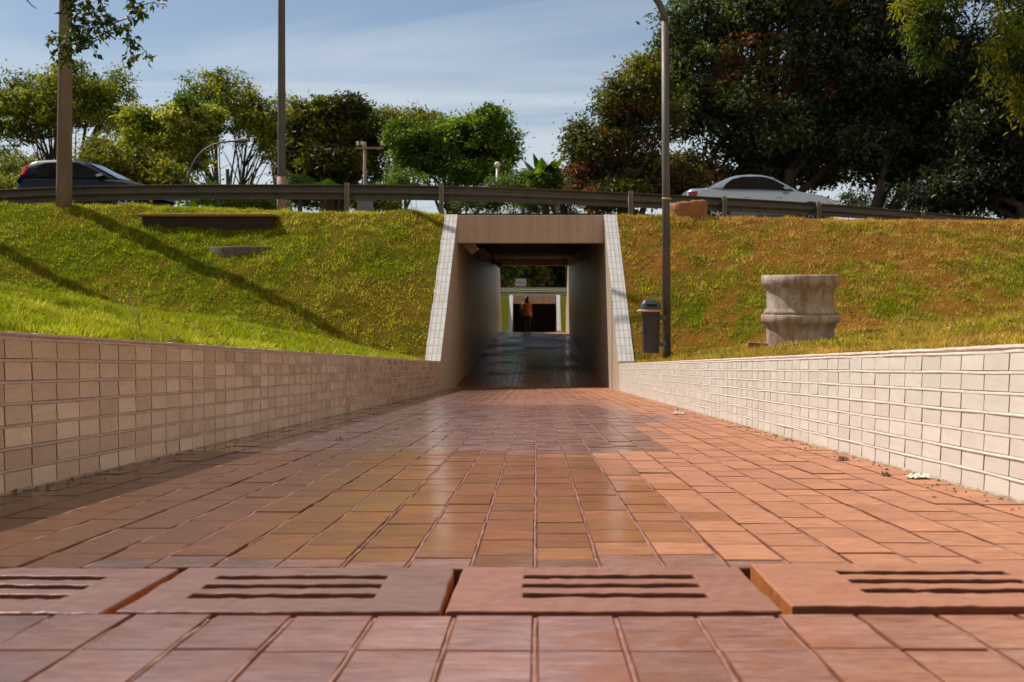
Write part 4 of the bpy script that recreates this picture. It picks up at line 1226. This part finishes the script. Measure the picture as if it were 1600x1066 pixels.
# palm and banana clumps
def fronds(name, label, base, h, n, L, leaf_w, pal, seed, cat='palm', arch=.9):
    rnd = random.Random(seed)
    root = thing(name, base, label, cat)
    b = MB(); base = Vector(base)
    top = base + Vector((0, 0, h))
    b.tube([base - Vector((0, 0, .4)), base.lerp(top, .5) + Vector((.08, 0, 0)), top], [.2, .15, .12], 10); b.build('trunk', M_BARK, root, smooth=True)
    Vv, Q, Cc = [], [], []
    for k in range(n):
        az = 2 * math.pi * k / n + rnd.uniform(-.25, .25); el = rnd.uniform(.25, 1.25)
        d = Vector((math.cos(az) * math.cos(el), math.sin(az) * math.cos(el), math.sin(el)))
        end = top + d * L * rnd.uniform(.8, 1.1); end.z -= arch * L * .35
        pts = curve(top, end, Vector((0, 0, L * .25 * arch)), 12)
        col = rnd.choice(pal); col = tuple(c * rnd.uniform(.7, 1.3) for c in col)
        for j in range(1, 12):
            tdir = (pts[j] - pts[j-1]).normalized()
            sd = tdir.cross(Vector((0, 0, 1))).normalized()
            w = leaf_w * math.sin(math.pi * (j / 12) ** .7) * L
            for sgn in (-1, 1):
                for q in range(3 if leaf_w < .3 else 1):
                    a = pts[j-1].lerp(pts[j], q / 3 if leaf_w < .3 else 0)
                    e2 = a + sd * sgn * w + tdir * w * .5 - Vector((0, 0, w * .45))
                    ww = tdir * (.045 if leaf_w < .3 else (pts[j] - pts[j-1]).length * .62)
                    o = len(Vv); Vv += [a - ww * .5, a + ww, e2 + ww * .6, e2 - ww * .2]; Q.append((o, o+1, o+2, o+3)); Cc += [col] * 4
    np_mesh('fronds', np.array([tuple(v) for v in Vv]), [np.array(Q)], np.array(Cc), M_LEAF, root)
    return root
fronds('palm_tree', 'spiky fan palm right of the bright green tree', foot(850, 48.8), P(0, 285, 48.8).z - foot(850, 48.8).z, 26, 1.65, .20, [(.03, .06, .014), (.06, .10, .014), (.14, .18, .02)], 5, arch=.5)
fronds('palm_tree', 'small palm tuft with upright fronds beside the spiky fan palm', foot(878, 48.8), P(0, 300, 48.8).z - foot(878, 48.8).z, 20, 1.5, .2, [(.04, .10, .014), (.07, .13, .02)], 6, arch=.6)
fronds('banana_plant', 'broad leaved blue green plant just right of the slim lamp post', foot(468, 58), P(0, 300, 58).z - foot(468, 58).z, 11, 1.9, .40, [(.025, .055, .02), (.04, .075, .03), (.014, .03, .014)], 7, 'plant', .9)
fronds('banana_plant', 'broad leaved plant between the lamp post and the dark olive trunk', foot(505, 60), P(0, 305, 60).z - foot(505, 60).z, 9, 1.6, .40, [(.03, .06, .018), (.04, .075, .02)], 8, 'plant', .9)

# overhanging tree at the near left: trunk outside the frame, one leafy branch inside it
def near_tree():
    rnd = random.Random(77); g = np.random.default_rng(77)
    bx_, by_ = -13.4, 16.0
    base = Vector((bx_, by_, gz(bx_, by_)))
    root = thing('overhanging_tree', base, 'tree at the left whose thin leafy branch hangs into the top left of the photo', 'tree')
    fk = base + Vector((.4, .1, 4.3))
    b = MB(); b.tube(curve(base - Vector((0, 0, .4)), fk, Vector((-.2, 0, 0)), 8), [.30, .26, .22, .2, .19, .18, .17, .16], 14)
    cl, rd = [], []
    D = 16.0
    main = [fk, P(-120, -70, D), P(40, -55, D), P(150, -30, D), P(215, -8, D)]
    pts = []
    for q in range(4): pts += [main[q].lerp(main[q+1], k / 4) for k in range(4)]
    pts.append(main[-1])
    b.tube(pts, [.075 * (1 - .85 * i / (len(pts)-1)) for i in range(len(pts))], 8)
    def spray(px_pts, r=.012):
        p = [P(x, y, D + rnd.uniform(-.25, .25)) for x, y in px_pts]
        b.tube(p, [r * (1 - .7 * i / (len(p)-1)) for i in range(len(p))], 6)
        for a, c in zip(p[:-1], p[1:]):
            k = max(2, int((c - a).length / .035))
            for i in range(k):
                cl.append(a.lerp(c, (i + rnd.random()) / k)); rd.append(.085)
    for s in ([(100, -40), (104, 10), (112, 30), (113, 55), (118, 68)], [(112, 30), (125, 20), (140, 35), (152, 50), (160, 60)], [(113, 45), (128, 55), (140, 70), (148, 78)], [(112, 60), (100, 70), (90, 80), (78, 85)], [(100, 55), (88, 58), (80, 62)],
              [(150, -30), (158, 5), (168, 25), (178, 38), (195, 44)], [(168, 25), (165, 42), (172, 55), (158, 48)], [(195, 44), (203, 58), (204, 80), (206, 95)], [(203, 62), (218, 70), (228, 82), (234, 92)], [(178, 36), (196, 30), (208, 24)],
              [(190, -20), (205, 2), (222, 8), (238, 4), (252, 8)], [(205, 2), (213, 18), (216, 30)], [(222, 8), (220, 22), (214, 26)], [(120, -40), (135, -10), (142, 12), (150, 25)], [(60, -45), (88, -25), (108, -8), (128, 4)], [(104, 15), (118, 8), (132, 2)], [(110, 35), (122, 44), (132, 58), (128, 74)], [(140, 35), (150, 30), (160, 34)], [(118, 62), (124, 72), (142, 76)], [(110, 75), (108, 90), (106, 100)]):
        spray(s)
    tw = [P(20, -30, D), P(42, 0, D), P(50, 9, D), P(58, 14, D)]; b.tube(tw, [.014, .01, .008, .004], 6)
    C_ = np.array([tuple(c) for c in cl])
    pal = np.array([(.022, .040, .010), (.035, .055, .010), (.055, .08, .012), (.12, .12, .015)])
    ci = g.choice(4, len(C_), p=[.4, .3, .2, .1])
    leaves('leaf_sprays', C_, np.array(rd), pal[ci], 2, .105, root, 78, .9, .9, .55)
    # rest of the crown, above and left of the frame
    C2, R2 = [], []
    while len(C2) < 210:
        d = g.normal(0, 1, 3); d /= np.linalg.norm(d)
        p = np.array([-14.8, 15.0, 9.3]) + d * (g.random() ** .4) * np.array([3.4, 4.2, 2.4])
        px_, py_ = VX + F * p[0] / p[1], HY - F * (p[2] - ZC) / p[1]
        if px_ > -40 and py_ > -60: continue
        C2.append(p); R2.append(.5)
    for q in range(70):                                   # a lower bough whose broken shade falls on the grass by the wall
        d = g.normal(0, 1, 3); d /= np.linalg.norm(d)
        C2.append(np.array([-9.9, 11.4, 8.6]) + d * (g.random() ** .5) * np.array([1.5, 3.6, .9])); R2.append(.42)
    C2 = np.array(C2)
    leaves('crown', C2, np.array(R2), pal[g.choice(4, len(C2), p=[.35, .3, .25, .1])], 60, .15, root, 79, .6, .7, .42)
    for i in range(0, 280, 5):
        tp = Vector(C2[i]); b.tube(curve(fk, tp, Vector((0, 0, .5)), 6), [.07, .06, .045, .03, .02, .01], 6)
    b.build('trunk', M_BARK, root, smooth=True)
near_tree()

# ------------------------------------------------------------------ cars
t = NT('silver_paint')
t.p(Base_Color=(.42, .50, .60), Roughness=.24, Metallic=.5); t.b.inputs['Coat Weight'].default_value = .6
M_SILVER = t.m
t = NT('navy_paint')
t.p(Base_Color=(.010, .014, .032), Roughness=.38, Metallic=.0); t.b.inputs['Coat Weight'].default_value = .05; t.b.inputs['Specular IOR Level'].default_value = .25
M_NAVY = t.m
t = NT('car_glass'); t.p(Base_Color=(.006, .007, .010), Roughness=.1); t.b.inputs['Specular IOR Level'].default_value = .15; M_CGLASS = t.m
t = NT('wind_glass'); t.p(Base_Color=(.05, .065, .08), Roughness=.06); M_WGLASS = t.m
M_TYRE = simple('tyre_rubber', (.02, .02, .02), .8)
M_RIMM = simple('alloy', (.45, .46, .48), .3, metal=.7)
M_BLACKP = simple('black_trim', (.012, .012, .013), .6)
t = NT('tail_lens'); t.p(Base_Color=(.45, .015, .012), Roughness=.15); M_TAIL = t.m
t = NT('head_lens'); t.p(Base_Color=(.7, .72, .75), Roughness=.08); M_HEAD = t.m
M_AMBER = simple('amber_lens', (.6, .22, .03), .2)

def car(label, loc, L, Wd, paint, top, roof, glass_side, wheels, extras):
    """forward is +x; top: body outline (x, z); roof: (x, z) from the rear glass foot to the windscreen foot"""
    root = thing('car', loc, label, 'car')
    o = Vector(loc); hw = Wd / 2
    def itp(pts, x):
        for (xa, za), (xb, zb) in zip(pts[:-1], pts[1:]):
            if xa <= x <= xb: return za + (zb - za) * (x - xa) / (xb - xa)
        return pts[0][1] if x < pts[0][0] else pts[-1][1]
    b = MB(); rings = []
    xs = np.unique(np.concatenate([np.linspace(0, L, 40), [p[0] for p in top]]))
    for x in xs:
        e = min(x, L - x)
        w = hw * (1 - .16 * max(0, 1 - e / .55) ** 2)
        zt = itp(top, x); zb = .2 + .14 * max(0, 1 - e / .5) ** 2
        half = [(0, zb), (w * .86, zb), (w * .97, zb + .12), (w, .48), (w * .985, min(.66, zt - .1)), (w * .95, zt - .045), (w * .88, zt - .008), (w * .5, zt + .012), (0, zt + .018)]
        r = [(x, -y, z) for y, z in half] + [(x, y, z) for y, z in half[-2:0:-1]]
        rings.append([tuple(o + Vector(p)) for p in r])
    loft(b, rings)
    b.build('body', paint, root, smooth=True)
    # greenhouse
    b = MB(); rings = []
    rx0, rx1 = roof[0][0], roof[-1][0]
    gxs = np.unique(np.concatenate([np.linspace(rx0, rx1, 30), [p[0] for p in roof]]))
    zmax = max(p[1] for p in roof)
    def sec(x):
        zr = itp(roof, x); zbelt = itp(top, x) - .03
        f = max(0, zr - zbelt) / (zmax - .9)
        wb = hw * .90; wr = hw * (.90 - .20 * min(1, f))
        return zr, zbelt, wb, wr
    for x in gxs:
        zr, zb, wb, wr = sec(x)
        half = [(wb, zb), (wb * .6 + wr * .4, zb + (zr - zb) * .5), (wr, max(zb, zr - .045)), (wr * .86, zr - .008), (wr * .4, zr + .006), (0, zr + .01)]
        r = [(x, -y, z) for y, z in half] + [(x, y, z) for y, z in half[-2::-1]]
        rings.append([tuple(o + Vector(p)) for p in r])
    loft(b, rings); b.build('cabin', paint, root, smooth=True)
    def side_y(x, z, off=.018):
        zr, zb, wb, wr = sec(x)
        f = min(1, max(0, (z - zb) / max(.02, zr - .045 - zb)))
        y = wb + (wr - wb) * (f * .8 if f < .5 else .4 + (f - .5) * 1.2)
        return y + off
    for sg in (-1, 1):
        for poly in glass_side:
            lo, hi = poly
            n = 14; V, Q = [], []
            x0, x1 = lo[0][0], lo[-1][0]
            for i in range(n):
                x = x0 + (x1 - x0) * i / (n - 1)
                za, zz = itp(lo, x), max(itp(lo, x) + .004, itp(hi, x))
                for k in range(9):
                    z = za + (zz - za) * k / 8
                    V.append(tuple(o + Vector((x, sg * side_y(x, z), z))))
            for i in range(n-1):
                for k in range(8):
                    q = (i*9+k, (i+1)*9+k, (i+1)*9+k+1, i*9+k+1)
                    Q.append(q if sg < 0 else q[::-1])
            bb = MB(); bb.add(V, Q); bb.build('side_window', M_CGLASS, root, smooth=True)
    def screen(pts, nm, m):
        bb = MB(); V = []
        for x, z in pts:
            zr, zb, wb, wr = sec(x)
            f = min(1, max(0, (z - zb) / max(.02, zmax - zb)))
            ww = (hw * .86) * (1 - f) + hw * .64 * f
            for k in range(7):
                yy = -1 + 2 * k / 6
                V.append(tuple(o + Vector((x, ww * yy, z + .018 - .014 * yy * yy))))
        bb.add(V, [(i*7+k, i*7+k+1, (i+1)*7+k+1, (i+1)*7+k) for i in range(len(pts)-1) for k in range(6)])
        bb.build(nm, m, root, smooth=True)
    screen(extras['windscreen'], 'windscreen', M_WGLASS)
    if 'rear_glass' in extras: screen(extras['rear_glass'], 'rear_window', M_WGLASS)
    for wx in wheels:
        for sg in (-1, 1):
            c = o + Vector((wx, sg * (hw - .10), .31)); rot = Matrix.Rotation(R(90), 3, 'X')
            bb = MB(); bb.lathe([(.001, .105), (.37, .105), (.37, -.14), (.001, -.14)], c, 28, rot=rot); bb.build('wheel_arch', M_BLACKP, root)
            wr = MB(); wr.lathe([(.19, -.09), (.28, -.105), (.31, -.08), (.312, .08), (.28, .112), (.19, .10)], c + Vector((0, sg * .02, 0)), 32, rot=rot)
            wh = wr.build('wheel', M_TYRE, root, smooth=True)
            rm = MB()
            rm.lathe([(.205, .0), (.205, sg * -.11), (.185, sg * -.116), (.18, sg * -.07)], c + Vector((0, sg * .02, 0)), 32, rot=rot)
            rm.lathe([(.001, sg * -.108), (.05, sg * -.106), (.05, sg * -.06)], c + Vector((0, sg * .02, 0)), 16, rot=rot)
            for k in range(5):
                a = 2 * math.pi * k / 5
                rm.box((-.022, -.004, .03), (.022, .012, .19), 0, Matrix.Rotation(a, 3, 'Y'), c + Vector((0, sg * .118, 0)))
            rm.build('rim', M_RIMM, wh)
    for sg in (-1, 1):
        for nm, m, poly, xoff in extras['lamps']:
            V = [tuple(o + Vector((x, sg * (hw * (1 - .16 * max(0, 1 - min(x, L - x) / .55) ** 2) * ins + .012), z))) for x, z, ins in poly]
            bb = MB(); bb.add(V, [tuple(range(len(V))) if sg < 0 else tuple(range(len(V)))[::-1]])
            q = bb.build(nm, m, root); s = q.modifiers.new('thick', 'SOLIDIFY'); s.thickness = .03; s.offset = 0
        mx_, mz = extras['mirror']
        bb = MB(); c = o + Vector((mx_, sg * (hw * .98), mz))
        loft(bb, [[tuple(c + Vector((dx + .07 * math.cos(a) * k, sg * .03 * 0 + .085 * math.sin(a) * k * .9, .055 * math.sin(a) * k))) for a in np.linspace(0, 2*math.pi, 12, endpoint=False)] for dx, k in ((-.06, .7), (-.03, 1), (.03, .95), (.08, .4))])
        bb.build('mirror', extras.get('mirror_mat', paint), root, smooth=True)
        for dx in extras['handles']:
            bb = MB()
            bb.box((dx, -.012, -.014), (dx + .17, .012, .014), 0, None, o + Vector((0, sg * (hw * .975), .80)))
            bb.build('door_handle', paint, root, bevel=.005)
    return root
zr_ = 3.905
u32 = 32.0 / F
car('silver saloon car driving right behind the guard rail', (P(1068, 0, 32).x, 32.0, zr_), 4.46, 1.74, M_SILVER,
    [(0, .80), (.03, 1.0), (.15, 1.06), (.62, 1.07), (1.0, 1.02), (3.1, .98), (3.55, .93), (4.0, .82), (4.32, .68), (4.46, .52)],
    [(.50, 1.06), (.75, 1.18), (1.15, 1.37), (1.45, 1.455), (1.85, 1.49), (2.2, 1.47), (2.5, 1.40), (2.85, 1.22), (3.30, .97)],
    [([(1.02, 1.04), (1.9, 1.03), (2.075, 1.03)], [(1.02, 1.06), (1.12, 1.20), (1.3, 1.33), (1.6, 1.405), (2.075, 1.415)]), ([(2.08, 1.03), (3.05, .985)], [(2.08, 1.415), (2.3, 1.385), (2.5, 1.32), (2.8, 1.15), (3.05, 1.0)])],
    (.86, 3.52), dict(windscreen=[(3.24, 1.0), (3.0, 1.14), (2.75, 1.285), (2.5, 1.41)], rear_glass=[(.58, 1.10), (.75, 1.18), (1.0, 1.305), (1.2, 1.385)],
    lamps=[('tail_lamp', M_TAIL, [(.04, .95, .97), (.30, .98, .99), (.26, .86, .99), (.05, .82, .97)], 0), ('head_lamp', M_HEAD, [(4.34, .62, .97), (4.02, .76, .985), (4.05, .66, .99), (4.3, .56, .98)], 0)],
    mirror=(2.86, 1.07), handles=(1.62, 2.55)))
K = .90
sx = lambda l: [(a * K, b) for a, b in l]
car('dark navy hatchback half hidden by the thick pole at the left', (P(20, 0, 27.36).x, 28.2, zr_), 3.95 * K, 1.68, M_NAVY,
    sx([(0, .62), (.04, .86), (.12, .98), (.35, 1.0), (2.7, .96), (3.0, .93), (3.5, .84), (3.8, .70), (3.95, .50)]),
    sx([(.06, 1.0), (.20, 1.20), (.36, 1.40), (.55, 1.455), (1.2, 1.49), (1.6, 1.475), (1.95, 1.40), (2.3, 1.24), (2.95, .94)]),
    [(sx([(.62, 1.02), (1.52, 1.0)]), sx([(.62, 1.30), (.8, 1.38), (1.52, 1.40)])), (sx([(1.53, 1.0), (2.6, .97)]), sx([(1.53, 1.40), (1.75, 1.375), (2.05, 1.26), (2.6, .99)]))],
    (.72 * K, 3.17 * K), dict(windscreen=sx([(2.88, .975), (2.6, 1.11), (2.3, 1.245), (2.02, 1.375)]),
    lamps=[('tail_lamp', M_TAIL, [(0.117, 1.04, .93), (0.243, 1.08, .95), (0.342, 1.26, .82), (0.270, 1.33, .78), (0.180, 1.24, .80)], 0), ('head_lamp', M_HEAD, [(3.420, .66, .97), (3.105, .80, .985), (3.150, .70, .99), (3.402, .58, .98)], 0), ('indicator', M_AMBER, [(3.474, .42, .97), (3.402, .46, .98), (3.402, .38, .98), (3.474, .36, .97)], 0)],
    mirror=(2.42 * K, 1.06), handles=(1.2 * K, 2.1 * K)))

# ------------------------------------------------------------------ person walking away beyond the tunnel
M_SKIN = simple('skin', (.36, .20, .13), .55, var=.05)
M_HAIR = simple('black_hair', (.012, .009, .008), .5)
M_TOP = simple('coral_top', (.50, .13, .055), .8, nscale=12, var=.15, bump=.2)
M_PANTS = simple('black_trousers', (.014, .014, .018), .8)
M_SHOE = simple('dark_shoe', (.02, .018, .018), .6)
M_BAG = simple('black_bag', (.02, .028, .028), .4)
def skinned(name, joints, edges, mat, parent, root_i=0, sub=2, drop=()):
    me = bpy.data.meshes.new(name)
    me.from_pydata([j[:3] for j in joints], edges, [])
    o = bpy.data.objects.new(name, me); scene.collection.objects.link(o)
    m = o.modifiers.new('skin', 'SKIN'); m.use_smooth_shade = True
    for i, j in enumerate(joints):
        r = j[3]
        sv = me.skin_vertices[0].data[i]
        sv.radius = (r, j[4] if len(j) > 4 else r); sv.use_root = (i == root_i)
    s = o.modifiers.new('sub', 'SUBSURF'); s.levels = s.render_levels = sub
    dg = bpy.context.evaluated_depsgraph_get()
    out = bpy.data.meshes.new_from_object(o.evaluated_get(dg))
    bpy.data.objects.remove(o)
    out.materials.clear()
    return link(name, out, mat, parent, True)
pxx, pyy = P(823, 0, 51.2).x, 51.2
gzp = float(ramp(pyy))
root = thing('person', (pxx, pyy, gzp), 'person in a coral top and black trousers walking away beyond the tunnel', 'person')
def J(x, y, z, *r): return (pxx + x, pyy + y, gzp + z, *r)
jt = [J(0, 0, .92, .14, .11), J(0, .01, 1.08, .125, .09), J(0, .01, 1.26, .14, .10), J(0, 0, 1.38, .10, .08), J(0, .01, 1.46, .052), J(0, .02, 1.55, .078, .09), J(0, .02, 1.63, .07, .08),
      J(-.17, 0, 1.36, .052), J(-.27, -.02, 1.12, .040), J(-.19, .17, 1.14, .032), J(-.15, .24, 1.17, .022),
      J(.17, 0, 1.36, .052), J(.22, -.01, 1.10, .040), J(.23, .10, .88, .030), J(.23, .13, .80, .022),
      J(-.09, 0, .84, .085), J(-.10, .06, .48, .055), J(-.10, -.02, .09, .036), J(-.11, .12, .03, .030),
      J(.09, 0, .84, .085), J(.10, .10, .48, .055), J(.10, .17, .09, .036), J(.11, .30, .03, .030)]
ed = [(0,1),(1,2),(2,3),(3,4),(4,5),(5,6),(3,7),(7,8),(8,9),(9,10),(3,11),(11,12),(12,13),(13,14),(0,15),(15,16),(16,17),(17,18),(0,19),(19,20),(20,21),(21,22)]
for hand, sgn, dirv in ((10, 1, Vector((.35, .8, .25))), (14, 1, Vector((.02, .25, -1)))):
    h = Vector(jt[hand][:3]); d = dirv.normalized(); sd = d.cross(Vector((0, 1, .3))).normalized()
    for k, ln in enumerate((.070, .080, .075, .060)):
        p0 = h + sd * (k - 1.5) * .017 + d * .03; p1 = p0 + d * ln * .5; p2 = p1 + (d + Vector((0, .3, .1))).normalized() * ln * .5
        i = len(jt); jt += [(*p0, .010), (*p1, .0085), (*p2, .007)]; ed += [(hand, i), (i, i+1), (i+1, i+2)]
    p0 = h + sd * .032 - d * .005; p1 = p0 + (d * .6 + sd).normalized() * .045
    i = len(jt); jt += [(*p0, .011), (*p1, .008)]; ed += [(hand, i), (i, i+1)]
body = skinned('body', jt, ed, M_SKIN, root)
fx = MB()
c = Vector((pxx, pyy + .105, gzp + 1.555)); fx.lathe([(.001, .02), (.012, .0), (.016, -.02), (.001, -.03)], c, 10); fx.build('nose', M_SKIN, root, smooth=True)
for sg in (-1, 1):
    fx = MB(); fx.lathe([(.001, .012), (.01, .007), (.013, 0), (.01, -.007), (.001, -.012)], (pxx + sg * .03, pyy + .098, gzp + 1.575), 10); fx.build('eye', M_HAIR, root, smooth=True)
    fx = MB(); fx.lathe([(.001, .03), (.014, .02), (.016, -.01), (.001, -.03)], (pxx + sg * .085, pyy + .02, gzp + 1.56), 10); fx.build('ear', M_SKIN, root, smooth=True)
fx = MB(); fx.box((-.022, 0, -.004), (.022, .006, .004), 0, None, (pxx, pyy + .098, gzp + 1.515)); fx.build('mouth', simple('lips', (.35, .10, .08), .5), root, bevel=.003)
tp = MB(); rings = []
for z, wx, wy in ((.78, .215, .165), (.80, .225, .17), (.95, .20, .15), (1.08, .168, .128), (1.2, .178, .13), (1.32, .205, .13), (1.385, .17, .11), (1.43, .08, .07)):
    rings.append([(pxx + math.cos(a) * wx * (1 + .04 * math.sin(5 * a + z * 9)), pyy + .005 + math.sin(a) * wy * (1 + .05 * math.sin(4 * a)), gzp + z) for a in np.linspace(0, 2 * math.pi, 28, endpoint=False)])
loft(tp, rings); tp.build('top', M_TOP, root, smooth=True)
for sg, e in ((-1, (-.205, -.012, 1.27)), (1, (.195, -.004, 1.27))):
    sv = MB(); a = Vector(J(sg * .12, 0, 1.37)[:3]); c = Vector(J(*e)[:3])
    sv.tube([a, a.lerp(c, .5), c], [.075, .072, .064], 14); sv.build('sleeve', M_TOP, root, smooth=True)
for sg, kn, an in ((-1, (-.10, .06, .48), (-.10, -.02, .10)), (1, (.10, .10, .48), (.10, .17, .10))):
    lg = MB(); lg.tube([J(sg * .085, 0, .90)[:3], J(sg * .095, .03, .68)[:3], J(*kn)[:3], J(*an)[:3]], [.115, .10, .076, .062], 16); lg.build('trouser_leg', M_PANTS, root, smooth=True)
    a = Vector(J(*an)[:3])
    sh = MB(); loft(sh, [[(a.x + math.cos(q) * w, a.y + dy, gzp + .045 + max(-.04, math.sin(q) * hgt)) for q in np.linspace(0, 2*math.pi, 14, endpoint=False)] for dy, w, hgt in ((-.07, .025, .03), (-.04, .042, .06), (.05, .046, .055), (.14, .045, .035), (.19, .02, .015))]); sh.build('shoe', M_SHOE, root, smooth=True)
hb = MB(); rings = []
for z, wx, wy0, wy1 in ((1.30, .10, -.09, -.03), (1.34, .115, -.11, .0), (1.44, .11, -.11, .01), (1.54, .102, -.095, .06), (1.62, .09, -.075, .085), (1.68, .055, -.04, .06), (1.70, .015, -.005, .02)):
    rings.append([(pxx + math.cos(a) * wx * (1 + .05 * math.sin(7 * a)), pyy + (wy0 + wy1) / 2 + .01 + math.sin(a) * (wy1 - wy0) / 2, gzp + z) for a in np.linspace(0, 2 * math.pi, 24, endpoint=False)])
loft(hb, rings); hb.build('hair', M_HAIR, root, smooth=True)
bg_ = thing('shoulder_bag', (pxx - .26, pyy - .06, gzp + .85), 'black shoulder bag under the left arm of the walking person', 'bag')
bb = MB(); rings = []
for z, k in ((.86, .75), (.88, 1), (1.0, 1.05), (1.12, .85), (1.15, .6)):
    rings.append([(pxx - .255 + math.copysign(abs(math.cos(a)) ** .6, math.cos(a)) * .07 * k, pyy - .05 + math.copysign(abs(math.sin(a)) ** .6, math.sin(a)) * .16 * k, gzp + z) for a in np.linspace(0, 2*math.pi, 24, endpoint=False)])
loft(bb, rings); bb.build('bag_body', M_BAG, bg_, smooth=True)
bb = MB(); bb.tube([J(-.25, -.14, 1.13)[:3], J(-.20, -.09, 1.32)[:3], J(-.13, -.03, 1.435)[:3], J(-.12, .04, 1.43)[:3], J(-.20, .08, 1.28)[:3], J(-.25, .06, 1.13)[:3]], .011, 8); bb.build('strap', M_BAG, bg_, smooth=True)
